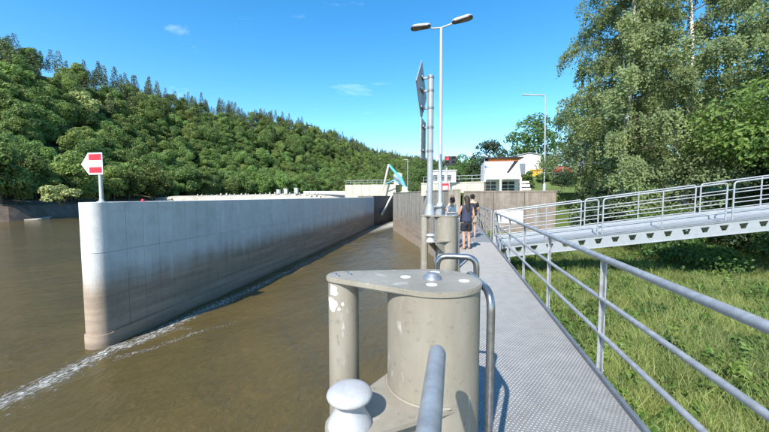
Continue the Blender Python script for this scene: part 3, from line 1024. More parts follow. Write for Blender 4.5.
# ================================================================== MOORING DOLPHINS
def make_dolphin(cx_, cy_, label):
    t_ = thing('mooring_dolphin', (cx_, cy_, 0), label, 'mooring dolphin', 'steel mooring dolphins along the walkway')
    r, ztop, pxo, pr = 0.25, 1.235, -0.515, 0.088
    X, Y = cx_, cy_
    m = MB(); m.lathe([(r, -4.2), (r, ztop - 0.032)], (X, Y, 0), 56)
    m.build('drum', 'worn', t_)
    m = MB(); m.lathe([(pr, -4.2), (pr, ztop - 0.032)], (X + pxo, Y, 0), 32)
    m.build('guide_post', 'worn', t_)
    # teardrop plate
    R1, R2 = r + 0.008, pr + 0.012
    d = -pxo; al = math.acos((R1 - R2) / d)
    poly = []
    n = 40
    for k in range(n + 1):
        a = -(math.pi - al) + 2 * (math.pi - al) * k / n
        poly.append((X + R1 * math.cos(a), Y + R1 * math.sin(a)))
    for k in range(13):
        a = (math.pi - al) + 2 * al * k / 12
        poly.append((X + pxo + R2 * math.cos(a), Y + R2 * math.sin(a)))
    def plate(z0, z1, name, bv=0.004):
        bm = bmesh.new()
        vb = [bm.verts.new((p[0], p[1], z0)) for p in poly]
        f = bm.faces.new(vb)
        e = bmesh.ops.extrude_face_region(bm, geom=[f])
        for v_ in e['geom']:
            if isinstance(v_, bmesh.types.BMVert): v_.co.z = z1
        bmesh.ops.recalc_face_normals(bm, faces=bm.faces)
        ed = [q for q in bm.edges if abs(q.verts[0].co.z - q.verts[1].co.z) < 1e-5]
        bmesh.ops.bevel(bm, geom=ed, offset=bv, segments=2, affect='EDGES')
        bm.verts.index_update()
        mm_ = MB(); mm_.add([v_.co.copy() for v_ in bm.verts], [tuple(v_.index for v_ in f_.verts) for f_ in bm.faces])
        bm.free()
        return mm_.build(name, 'worn', t_)
    tp = plate(ztop - 0.030, ztop, 'top_plate', 0.006)
    WLOC[tp.name] = WLOC[t_.name]
    m = MB(); m.lathe([(0.052, ztop), (0.050, ztop + 0.012), (0.036, ztop + 0.016), (0.034, ztop + 0.03), (0.014, ztop + 0.034)], (X - 0.005, Y + 0.01, 0), 24); m.build('cap', 'galv_dark', tp)
    for (ox, oy) in ((-0.155, 0.02), (0.0, 0.165), (0.0, -0.115), (0.165, 0.0)):
        m = MB(); m.lathe([(0.029, ztop - 0.002), (0.029, ztop + 0.0015)], (X + ox, Y + oy, 0), 18); m.build('white_dot', 'white_paint', tp)
    for (ox, oy) in ((-0.07, 0.0), (0.0, 0.055), (-0.025, -0.045), (0.05, 0.005)):
        m = MB(); m.lathe([(0.013, ztop - 0.002), (0.012, ztop + 0.006)], (X + pxo + ox * .75, Y + oy, 0), 6); m.build('bolt', 'galv_dark', tp)
    # gussets below the plate
    for sx, x0 in ((1, X + pxo + pr), (-1, X - r)):
        m = MB(); m.slab([(x0 - sx * 0.01, Y - 0.006, ztop - 0.031), (x0 + sx * 0.055, Y - 0.006, ztop - 0.031), (x0 + sx * 0.03, Y - 0.006, ztop - 0.085), (x0 - sx * 0.01, Y - 0.006, ztop - 0.10)], (0, 0.012, 0)); m.build('gusset', 'galv_dark', t_)
    # bollard bracket
    zp = 0.66
    ax, ay = X - 0.343, Y - 0.425
    dv = Vector((ax - X, ay - Y)).normalized(); pv = Vector((-dv.y, dv.x))
    tipw = 0.112
    A = Vector((X, Y))
    P = [A + pv * 0.20 + dv * 0.16, A + pv * 0.245 + dv * 0.05, A - pv * 0.245 + dv * 0.05, A - pv * 0.20 + dv * 0.16]
    Bc = Vector((ax, ay))
    arc = []
    for k in range(9):
        a = -math.pi / 2 + math.pi * k / 8
        arc.append(Bc + dv * (math.cos(a) * tipw) + pv * (math.sin(a) * tipw))
    poly2 = [(p.x, p.y) for p in [P[1], P[2]] + arc]
    ar = sum(poly2[i][0] * poly2[(i + 1) % len(poly2)][1] - poly2[(i + 1) % len(poly2)][0] * poly2[i][1] for i in range(len(poly2)))
    if ar < 0: poly2 = poly2[::-1]
    m = MB(); m.prism(poly2, zp - 0.022, zp); bp_ = m.build('bracket_plate', 'worn', t_)
    WLOC[bp_.name] = WLOC[t_.name]
    for sgn in (-1, 1):
        q = A + dv * 0.22 + pv * sgn * 0.13; q2 = A + dv * 0.50 + pv * sgn * 0.11
        nn = pv * 0.012
        m = MB(); m.slab([(q.x, q.y, zp - 0.023), (q2.x, q2.y, zp - 0.023), (q2.x, q2.y, zp - 0.07), (q.x, q.y, zp - 0.30)], (nn.x, nn.y, 0)); m.build('rib', 'worn', bp_)
    # weld bead where the plate meets the drum
    m = MB()
    a0 = math.atan2(dv.y, dv.x)
    pts = [(X + (r + 0.004) * math.cos(a0 + q), Y + (r + 0.004) * math.sin(a0 + q), zp + 0.004) for q in np.linspace(-1.1, 1.1, 24)]
    m.tube(pts, 0.008, 6); m.build('weld', 'worn', t_)
    # mushroom bollard
    prof = [(0.100, 0.0), (0.098, 0.015), (0.080, 0.045), (0.064, 0.075), (0.058, 0.10), (0.064, 0.108), (0.084, 0.116), (0.099, 0.126), (0.104, 0.137), (0.100, 0.148), (0.088, 0.159), (0.069, 0.168), (0.044, 0.174), (0.018, 0.177), (0.004, 0.1775)]
    m = MB(); m.lathe(prof, (ax, ay, zp), 32); m.build('bollard', 'bollard_white', t_)
    # ladder with two grab hoops
    hx = X + 0.295
    m = MB(); m.tube(bend([(hx, Y - 0.10, -0.9), (hx, Y - 0.10, 1.205), (hx - 0.10, Y + 0.36, 1.205), (hx - 0.10, Y + 0.36, 0.9)], 0.10, 7), 0.0205, 14); m.build('grab_hoop', 'stainless', t_)
    m = MB(); m.tube(bend([(hx - 0.30, Y + 0.50, 0.0), (hx - 0.30, Y + 0.50, 1.275), (hx - 0.035, Y + 0.50, 1.275), (hx - 0.035, Y + 0.50, 0.0)], 0.075, 7), 0.0205, 14); m.build('grab_hoop', 'stainless', t_)
    return t_
d1 = make_dolphin(-0.112, 1.80, 'large foreground steel dolphin with teardrop cap plate and white mushroom bollard')
# flaked white paint patches on the near guide post
for (an, z, sz) in ((-1.95, 1.165, 0.030), (-2.1, 1.08, 0.036), (-1.3, 1.09, 0.008), (-1.55, 1.06, 0.010)):
    m = MB(); V = []; Fv = []
    nseg = 14
    js = [random.uniform(.7, 1.25) for k in range(nseg)]
    for ring in range(4):
        f_ = ring / 3
        for k in range(nseg):
            a = 2 * math.pi * k / nseg
            q = an + sz / 0.088 * math.cos(a) * js[k] * f_; zz = z + sz * 1.2 * math.sin(a) * js[k] * f_
            V.append((-0.627 + 0.0893 * math.cos(q), 1.80 + 0.0893 * math.sin(q), zz))
    for ring in range(3):
        Fv += [(ring * nseg + k, ring * nseg + (k + 1) % nseg, (ring + 1) * nseg + (k + 1) % nseg, (ring + 1) * nseg + k) for k in range(nseg)]
    m.add(V, Fv, 0, True)
    m.build('paint_patch', 'white_paint', d1)
bpy.context.view_layer.update()
d2 = copy_tree(d1)
d2.location = (-0.195, 7.95, 0)
d2['label'] = 'distant steel dolphin carrying the diamond sign pole'
for ch in list(d2.children):
    if ch.name.startswith('paint_patch'): bpy.data.objects.remove(ch)

# ---- sign pole on the second dolphin
sp_ = thing('sign_pole', (-0.59, 7.95, 1.237), 'thick grey pole with diamond and rectangular signs seen from behind', 'sign')
m = MB(); m.tube([(-0.59, 7.95, 1.25), (-0.59, 7.95, 4.50)], 0.070, 20); m.build('pole', 'light_galv', sp_)
m = MB(); m.lathe([(0.13, 1.238), (0.13, 1.262), (0.085, 1.45), (0.075, 1.50)], (-0.59, 7.95, 0), 20); m.build('base_flange', 'light_galv', sp_)
ctr = Vector((-0.815, 7.95, 4.18)); hd = 0.68
dirY = Vector((0.075, 1.0, 0)).normalized(); nrm = Vector((dirY.y, -dirY.x, 0))
m = MB()
P = [ctr + Vector((0, 0, hd)), ctr + dirY * hd, ctr - Vector((0, 0, hd)), ctr - dirY * hd]
m.slab(P, nrm * 0.02); dm = m.build('diamond_sign', 'galv', sp_)
m = MB(); P2 = [ctr - nrm * 0.003 + (p - ctr) * 0.97 for p in P]
m.slab(P2, -nrm * 0.002); m.build('face', 'sign_white', sp_)
c2 = Vector((-0.77, 7.95, 3.02)); 
m = MB(); P = [c2 + dirY * .32 + Vector((0, 0, .46)), c2 - dirY * .32 + Vector((0, 0, .46)), c2 - dirY * .32 - Vector((0, 0, .46)), c2 + dirY * .32 - Vector((0, 0, .46))]
m.slab(P, nrm * 0.02); m.build('lower_sign', 'galv', sp_)
for z in (4.45, 4.15, 3.75, 3.3, 2.75):
    x0 = -0.795 if z > 3.5 else -0.75
    m = MB(); m.box(((x0 - 0.59) / 2, 7.95, z), (-0.59 - x0 + 0.02, 0.05, 0.04)); m.lathe([(0.078, z - 0.025), (0.078, z + 0.025)], (-0.59, 7.95, 0), 16); m.build('clamp', 'galv_dark', sp_)
    m = MB(); m.box((x0 + 0.012, 7.95, z), (0.03, 0.5 if z != 4.45 else 0.3, 0.04)); m.build('stiffener', 'galv_dark', sp_)

# ---- twin street light
sl = thing('twin_street_light', (-0.44, 10, -0.02), 'tall twin headed street light beside the walkway', 'street light')
m = MB(); m.tube([(-0.44, 10, -4.0), (-0.44, 10, 1.36)], 0.16, 16); m.box((-0.44, 10, 1.38), (0.42, 0.42, 0.03)); m.build('pedestal', 'galv', sl)
m = MB(); m.tube([(-0.44, 10, 1.39), (-0.44, 10, 2.5), (-0.455, 10, 6.56)], [0.062, 0.056, 0.042], 14); m.lathe([(0.11, 1.396), (0.11, 1.42), (0.07, 1.50)], (-0.44, 10, 0), 14); m.build('pole', 'pole', sl)
bolt = None
for s, dz in ((-1, 0.0), (1, 0.02)):
    x0 = -0.455; zc = 6.55
    m = MB(); m.tube([(x0, 10, zc), (x0 + s * 0.26, 9.98, zc + 0.01 + (0.05 if s > 0 else -0.01)), (x0 + s * 0.36, 9.97, zc + 0.05 + (0.06 if s > 0 else 0.02))], 0.024, 8); m.build('arm', 'pole', sl)
    tilt = R(10)
    rot = Matrix.Rotation(-s * tilt, 3, 'Y') if s > 0 else Matrix.Rotation(-R(2) , 3, 'Y')
    cc = Vector((x0 + s * 0.58, 9.95, zc + (0.16 if s > 0 else 0.075)))
    def capsule(x0_, x1_, w_, n_=9, taper=1.0):
        P_ = []
        for k in range(n_):
            a_ = -math.pi / 2 + math.pi * k / (n_ - 1)
            P_.append((x1_ - w_ + w_ * math.cos(a_), w_ * math.sin(a_)))
        for k in range(n_):
            a_ = math.pi / 2 + math.pi * k / (n_ - 1)
            P_.append((x0_ + w_ * taper + w_ * taper * math.cos(a_), w_ * taper * math.sin(a_)))
        return P_
    def cap_slab(P_, z0_, z1_, inset=1.0):
        m_ = MB(); n_ = len(P_)
        V_ = [cc + rot @ Vector((s * x, y, z0_)) for x, y in P_] + [cc + rot @ Vector((s * x * inset, y * inset, z1_)) for x, y in P_]
        m_.add(V_, [tuple(range(n_)), tuple(range(2 * n_ - 1, n_ - 1, -1))] + [(i, n_ + i, n_ + (i + 1) % n_, (i + 1) % n_) for i in range(n_)])
        return m_
    cap_slab(capsule(-0.30, 0.30, 0.125, 9, 0.75), -0.012, 0.030, 0.9).build('lamp_head', 'pole', sl)
    cap_slab(capsule(-0.27, 0.305, 0.128, 9, 0.75), -0.050, -0.013).build('lamp_rim', 'black', sl)
    cap_slab(capsule(-0.02, 0.27, 0.088), -0.056, -0.049).build('lens', 'lamp_glass', sl)

# ---- signal light, red lit
tl = thing('traffic_light', (-0.30, 24.6, 1.9), 'signal light with lit red lamp above the wing wall', 'traffic light')
m = MB(); m.tube([(-0.62, 24.8, 1.8), (-0.62, 24.8, 4.6)], 0.06, 10); m.build('post', 'pole', tl)
m = MB(); m.box((-0.36, 24.62, 4.25), (0.84, 0.12, 0.66), bev=0.03); m.build('housing', 'lamp_dark', tl)
for i, (dx, dz) in enumerate(((-.22, .15), (.22, .15), (-.22, -.16), (.22, -.16))):
    m = MB()
    c0 = Vector((-0.36 + dx, 24.553, 4.25 + dz))
    m.tube([c0, c0 + Vector((0, -0.012, 0))], 0.115, 18)
    m.build('lamp', 'red_light' if i == 0 else 'black', tl)
    m = MB()
    pts = [c0 + Vector((0.13 * math.cos(a), 0, 0.13 * math.sin(a))) for a in np.linspace(-0.3, math.pi + .3, 12)]
    pts2 = [p + Vector((0, -0.16, 0)) for p in pts]
    V = pts + pts2
    m.add(V, [(k, k + 1, 12 + k + 1, 12 + k) for k in range(11)], 0, True); m.build('visor', 'black', tl)
# ---- red and white notice behind the people
ns = thing('notice_sign', (-0.75, 23.8, 2.12), 'small red and white notice sign behind the people', 'sign')
m = MB(); m.tube([(-0.75, 23.9, 1.8), (-0.75, 23.9, 2.3)], 0.03, 8); m.build('post', 'pole', ns)
m = MB(); m.box((-0.75, 23.85, 2.28), (0.62, 0.02, 0.6)); m.build('board', 'sign_red', ns)
m = MB(); m.box((-0.69, 23.836, 2.24), (0.34, 0.006, 0.34)); m.build('panel', 'sign_white', ns)

# ---- channel sign on the nose
cs = thing('channel_sign', (-10.30, 7.86, 1.50), 'red and white arrow sign on a post on the wall nose', 'sign')
bx_, by_ = -10.32, 7.88
m = MB(); m.tube([(bx_, by_, 1.52), (bx_, by_, 2.80)], 0.050, 14); m.build('post', 'pole', cs)
m = MB(); m.lathe([(0.12, 1.502), (0.12, 1.525), (0.07, 1.535), (0.055, 1.60)], (bx_, by_, 0), 14); m.build('base', 'pole', cs)
fy = by_ - 0.062
sx0, sx1, sz0, sz1 = -10.66, -10.14, 2.325, 2.965
tip = (-10.93, 2.63)
P = [(tip[0], fy, tip[1]), (sx0, fy, sz0), (sx1, fy, sz0), (sx1, fy, sz1), (sx0, fy, sz1)]
m = MB(); m.slab(P, (0, 0.015, 0)); m.build('board', 'sign_white', cs)
for z0, z1 in ((2.375, 2.545), (2.745, 2.925)):
    m = MB(); m.box(((sx0 + sx1) / 2 + 0.0, fy - 0.0035, (z0 + z1) / 2), (0.465, 0.005, z1 - z0)); m.build('stripe', 'sign_red', cs)
for z in (2.45, 2.85):
    m = MB(); m.box((bx_, by_ - 0.03, z), (0.14, 0.04, 0.04)); m.build('clamp', 'galv_dark', cs)
m = MB(); m.lathe([(0.05, ZT), (0.05, ZT + 0.06), (0.02, ZT + 0.085)], (gpt(1.55, -0.3)[0], gpt(1.55, -0.3)[1], 0), 10); m.build('survey_pin', 'sign_red', label='tiny red and white survey marker on the guide wall top', cat='marker')
# ---- right: lock house and yard ----
# lock house
HX0, HX1, HY, HZ = 3.35, 7.35, 40.0, PLZ
hs = thing('lock_house', (5.3, 41, HZ), 'white lock house with sloping front awning and orange brown fascia', 'house')
m = MB(); m.box((5.35, 44.2, HZ + 1.95), (4.0, 5.0, 3.9)); m.build('wall', 'house_white', hs)
m = MB(); m.slab([(3.45, 41.6, HZ + 3.9), (7.25, 41.6, HZ + 3.9), (7.25, 39.6, HZ + 1.7), (3.2, 39.6, HZ + 1.7)], (0, 0.05, 0.10)); aw = m.build('awning', 'house_white', hs)
m = MB(); m.slab([(5.75, 40.2, HZ + 2.45), (5.98, 40.2, HZ + 2.45), (7.2, 41.5, HZ + 3.88), (6.75, 41.5, HZ + 3.88)], (0, -0.05, 0.05)); m.build('seam', 'lamp_dark', hs)
m = MB(); m.box((5.55, 41.55, HZ + 4.08), (3.4, 0.16, 0.30)); fs = m.build('fascia', 'orange_trim', hs)
m = MB(); m.box((5.5, 43.9, HZ + 4.30), (4.5, 5.4, 0.12)); m.build('roof', 'lamp_dark', hs)
for x in (3.3, 5.05, 7.2):
    m = MB(); m.box((x, 39.7, HZ + 0.85), (0.2, 0.2, 1.7)); m.build('column', 'white_paint', hs)
m = MB(); m.box((5.25, 39.66, HZ + 1.78), (4.1, 0.14, 0.16)); m.build('beam', 'white_paint', hs)
for x, w in ((4.15, 1.3), (6.15, 1.5)):
    m = MB(); m.box((x, 41.66, HZ + 0.9), (w, 0.06, 1.3)); wd = m.build('window', 'window_dark', hs)
    m = MB()
    for k in range(3): m.box((x - w / 2 + w * k / 2, 41.60, HZ + 0.9), (0.07, 0.05, 1.3))
    for k in range(4): m.box((x, 41.595, HZ + 0.28 + k * 0.42), (w, 0.05, 0.06))
    m.build('window_frame', 'white_paint', hs)
for k in range(4):
    m = MB(); m.box((8.05, 41.0 + 0.55 * k, HZ + 0.18 + k * 0.42), (1.15, 0.56, 0.26)); m.build('step', 'white_paint', hs)
m = MB(); m.tube([(3.25, 39.9, HZ), (3.25, 39.9, HZ + 4.5)], 0.04, 8); m.box((3.15, 39.7, HZ + 4.45), (0.3, 0.5, 0.2)); m.box((3.4, 39.8, HZ + 4.3), (0.5, 0.12, 0.1)); m.build('security_camera', 'pole', hs)
# second white gabled shed right of it
sh = thing('white_shed', (10.2, 51, 4.4), 'white gabled shed on the terrace to the right of the lock house', 'shed')
m = MB(); m.slab([(8.6, 50.6, 4.3), (11.75, 50.6, 4.3), (11.75, 50.6, 7.45), (10.2, 50.6, 7.75), (8.6, 50.6, 7.4)], (0, 4, 0)); m.build('wall', 'house_white', sh)
m = MB(); m.slab([(8.45, 50.45, 7.42), (10.2, 50.45, 7.79), (11.9, 50.45, 7.46), (11.9, 50.45, 7.54), (10.2, 50.45, 7.88), (8.45, 50.45, 7.50)], (0, 4.3, 0)); m.build('roof', 'light_galv', sh)
m = MB(); m.box((9.3, 50.57, 5.35), (0.9, 0.06, 2.0)); m.build('door', 'galv_dark', sh)
# far control house with two windows
ch_ = thing('control_house', (-3.6, 60, 1.9), 'small white control house with dark windows behind the signal light', 'house')
m = MB(); m.box((-2.2, 61.5, 4.0), (4.6, 3.0, 4.3)); m.build('wall', 'house_white', ch_)
m = MB(); m.box((-2.2, 61.5, 6.22), (5.0, 3.4, 0.14)); m.build('roof', 'house_white', ch_)
for x in (-3.5, -2.3, -1.1):
    m = MB(); m.box((x, 59.97, 4.9), (0.75, 0.08, 1.1)); w_ = m.build('window', 'window_dark', ch_)
    m = MB(); m.box((x, 59.94, 4.32), (0.9, 0.14, 0.08)); m.build('sill', 'white_paint', ch_)
# white van, red car, yellow grit bin
def make_car(name, loc, rz, body_mat, label, cat, van=False):
    t_ = thing(name, (0, 0, 0), label, cat)
    Lc, Wc = (5.0, 2.0) if van else (4.2, 1.72)
    if van:
        side = [(-2.5, .35), (2.45, .35), (2.5, .95), (2.1, 1.25), (1.5, 2.1), (1.3, 2.25), (-2.4, 2.3), (-2.5, 2.2)]
        glass = [(1.25, 1.3), (1.95, 1.3), (1.42, 2.05), (1.25, 2.05)]
    else:
        side = [(-2.1, .30), (2.05, .30), (2.12, .62), (1.95, .80), (1.0, .93), (.35, 1.42), (-1.2, 1.46), (-1.85, 1.0), (-2.1, .92)]
        glass = [(-1.55, .98), (.78, .98), (.28, 1.34), (-1.12, 1.38)]
    bm = bmesh.new()
    vs0 = [bm.verts.new((x, -Wc / 2, z)) for x, z in side]
    f = bm.faces.new(vs0)
    e = bmesh.ops.extrude_face_region(bm, geom=[f])
    for q in e['geom']:
        if isinstance(q, bmesh.types.BMVert): q.co.y = Wc / 2
    for q in bm.verts:
        if q.co.z > 1.1: q.co.y *= 0.86
    bmesh.ops.recalc_face_normals(bm, faces=bm.faces)
    bmesh.ops.bevel(bm, geom=list(bm.edges), offset=0.06, segments=2, affect='EDGES')
    bm.verts.index_update()
    m = MB(); m.add([q.co.copy() for q in bm.verts], [tuple(q.index for q in f_.verts) for f_ in bm.faces], 0, True); bm.free()
    m.build('body', body_mat, t_)
    for sy_ in (-1, 1):
        yy_ = sy_ * (Wc / 2 * 0.93)
        m = MB(); m.slab([(x, yy_ + (0 if z < 1.1 else -sy_ * 0.05), z) for x, z in glass], (0, sy_ * 0.02, 0)); m.build('side_window', 'window_dark', t_)
        for wx in ((-1.5, 1.6) if van else (-1.3, 1.3)):
            m = MB(); m.tube([(wx, sy_ * (Wc / 2 - .2), .33), (wx, sy_ * (Wc / 2 + 0.01), .33)], .33, 20); wh = m.build('wheel', 'rubber', t_)
            m = MB(); m.tube([(wx, sy_ * (Wc / 2 + .0), .33), (wx, sy_ * (Wc / 2 + 0.02), .33)], .19, 14); m.build('rim', 'galv', wh)
        m = MB(); m.box((Lc / 2 - .06, sy_ * .62, .68), (.1, .34, .14)); m.build('headlight', 'sign_white', t_)
        m = MB(); m.box((-Lc / 2 + .01, sy_ * .66, .82), (.06, .26, .2)); m.build('tail_light', 'sign_red', t_)
    t_.location = loc; t_.rotation_euler = (0, 0, rz)
    return t_
# ground raised behind for the parked vehicles: small terrace
m = MB(); m.prism([(8.0, 49.5), (60, 46), (60, 120), (8.0, 120)], 1.0, 4.4); m.add([(8.0, 43.6, 1.93), (60, 40, 1.93), (60, 46, 4.403), (8.0, 49.5, 4.403)], [(0, 1, 2, 3)]); m.add([(8.0, 43.6, 1.93), (8.0, 49.5, 4.403), (8.0, 49.5, 1.9)], [(0, 1, 2)]); m.build('terrace', 'lawn', label='grassy terrace where the vehicles stand', kind='structure')
make_car('parked_car', (14.9, 51.5, 4.4), R(-84), 'red_car', 'red car parked on the terrace beside the street lamp', 'car')
make_car('parked_van', (19.2, 54, 4.4), R(185), 'galv_dark', 'grey van parked behind the red car', 'van', True)
gb = thing('grit_bin', (11.2, 50.5, 4.4), 'yellow grit bin next to the lamp post', 'bin')
m = MB(); m.slab([(10.5, 50.2, 4.42), (11.9, 50.2, 4.42), (12.0, 50.2, 5.3), (10.4, 50.2, 5.3)], (0, 0.9, 0)); m.build('tub', 'yellow', gb)
m = MB(); m.slab([(10.35, 50.1, 5.31), (12.05, 50.1, 5.31), (12.05, 51.2, 5.5), (10.35, 51.2, 5.5)], (0, 0, .07)); m.build('lid', 'yellow', gb)
# fence on the terrace edge
fc = thing('terrace_fence', (15, 48, 3.4), 'thin metal fence along the grassy terrace', 'fence')
for i in range(9):
    m = MB(); m.tube([(10.0 + i * 1.5, 48.6 - i * .1, 1.9), (10.0 + i * 1.5, 48.6 - i * .1, 6.0)], 0.035, 6); m.build('post', 'light_galv', fc)
for z in (5.95, 5.4, 4.85):
    m = MB(); m.tube([(10.0, 48.6, z), (22.0, 47.8, z)], 0.03, 6); m.build('rail', 'light_galv', fc)
# lamp post
lp = thing('street_lamp', (9.75, 40, PLZ), 'single arm street lamp behind the retaining wall', 'street lamp')
m = MB(); m.tube(bend([(9.75, 40, PLZ), (9.70, 40, 7), (9.58, 40, 12.75), (7.75, 40, 12.95)], 0.25), 0.075, 10); m.lathe([(0.17, PLZ), (0.17, PLZ + 1.1), (0.10, PLZ + 1.2)], (9.75, 40, 0), 12); m.build('pole', 'pole', lp)
m = MB(); m.box((7.55, 40, 12.95), (0.75, 0.26, 0.10), Matrix.Rotation(R(6), 3, 'Y'), bev=0.03); m.build('lamp_head', 'pole', lp)
# guard railing on top of the walls
wr = thing('wall_railing', (-3, 32, 2.1), 'pale railing on top of the parapet', 'railing')
for z in (3.25, 3.0):
    m = MB(); m.tube([(-2.6, 27.6, z), (2.2, 25.6, z)], 0.025, 6); m.build('rail', 'light_galv', wr)
for k in range(6):
    m = MB(); q = k / 5; m.tube([(-2.6 + 4.8 * q, 27.6 - 2 * q, 2.7), (-2.6 + 4.8 * q, 27.6 - 2 * q, 3.25)], 0.025, 6); m.build('post', 'light_galv', wr)

# ---- crane at the lock
cr = thing('blue_crane', (-10.5, 66.5, 1.7), 'light blue hydraulic crane with folded boom beside the lock', 'crane')
m = MB(); m.lathe([(0.9, 1.7), (0.9, 2.6), (0.6, 2.8), (0.6, 3.6)], (-10.2, 68, 0), 14); m.build('base', 'white_paint', cr)
m = MB(); m.tube([(-10.2, 68, 3.4), (-10.9, 68, 5.0), (-13.6, 68, 8.2)], [0.34, 0.36, 0.24], 8); m.build('boom', 'blue_crane', cr)
m = MB(); m.tube([(-10.5, 67.8, 3.7), (-12.2, 67.8, 6.2)], 0.12, 8); m.build('hydraulic_ram', 'galv', cr)
m = MB(); m.tube([(-13.6, 68, 8.3), (-14.3, 68, 5.4), (-14.9, 68, 3.0)], [0.24, 0.20, 0.16], 8); m.build('stick', 'cream', cr)
m = MB(); m.tube([(-11.4, 68, 4.4), (-12.6, 68, 4.9), (-14.4, 68, 4.2)], 0.10, 6); m.build('hose', 'blue_crane', cr)
tk = thing('white_tank', (-12.2, 71, 4), 'white cylindrical tank standing beside the blue crane', 'tank')
m = MB(); m.lathe([(0.95, 4.1), (0.95, 6.2), (0.7, 6.6), (0.2, 6.75)], (-12.2, 71.2, 0), 18); m.build('shell', 'white_paint', tk)
m = MB(); m.lathe([(1.0, 4.9), (1.0, 5.0)], (-12.2, 71.2, 0), 18); m.build('band', 'light_galv', tk)
bm_ = thing('timber_beam', (-11.7, 53, -1.3), 'pale timber beam leaning against the dark lock wall', 'beam')
p0, p1 = Vector((-11.82, 53.0, -1.35)), Vector((-11.22, 61.2, 2.5))
q_ = (p1 - p0).to_track_quat('Z', 'Y').to_matrix()
m = MB(); m.box((p0 + p1) / 2, (0.30, 0.30, (p1 - p0).length), q_, bev=0.03); m.build('timber', 'cream', bm_)
for f_ in (0.08, 0.92):
    m = MB(); m.box(p0.lerp(p1, f_), (0.34, 0.34, 0.12), q_); m.build('iron_band', 'galv_dark', bm_)
m = MB(); m.tube([(-10.2, 72, 2), (-10.2, 72, 9.6)], 0.06, 8); m.box((-10.6, 72, 9.6), (0.9, .2, .1)); m.build('far_lamp', 'pole', label='thin far lamp post behind the blue crane', cat='street lamp')
m = MB(); m.tube([(-0.98, 33, 1.9), (-0.98, 33, 5.9)], 0.03, 6); m.lathe([(0.07, 1.9), (0.05, 2.2)], (-0.98, 33, 0), 8); m.build('thin_mast', 'pole', label='thin white mast left of the signal light', cat='mast')

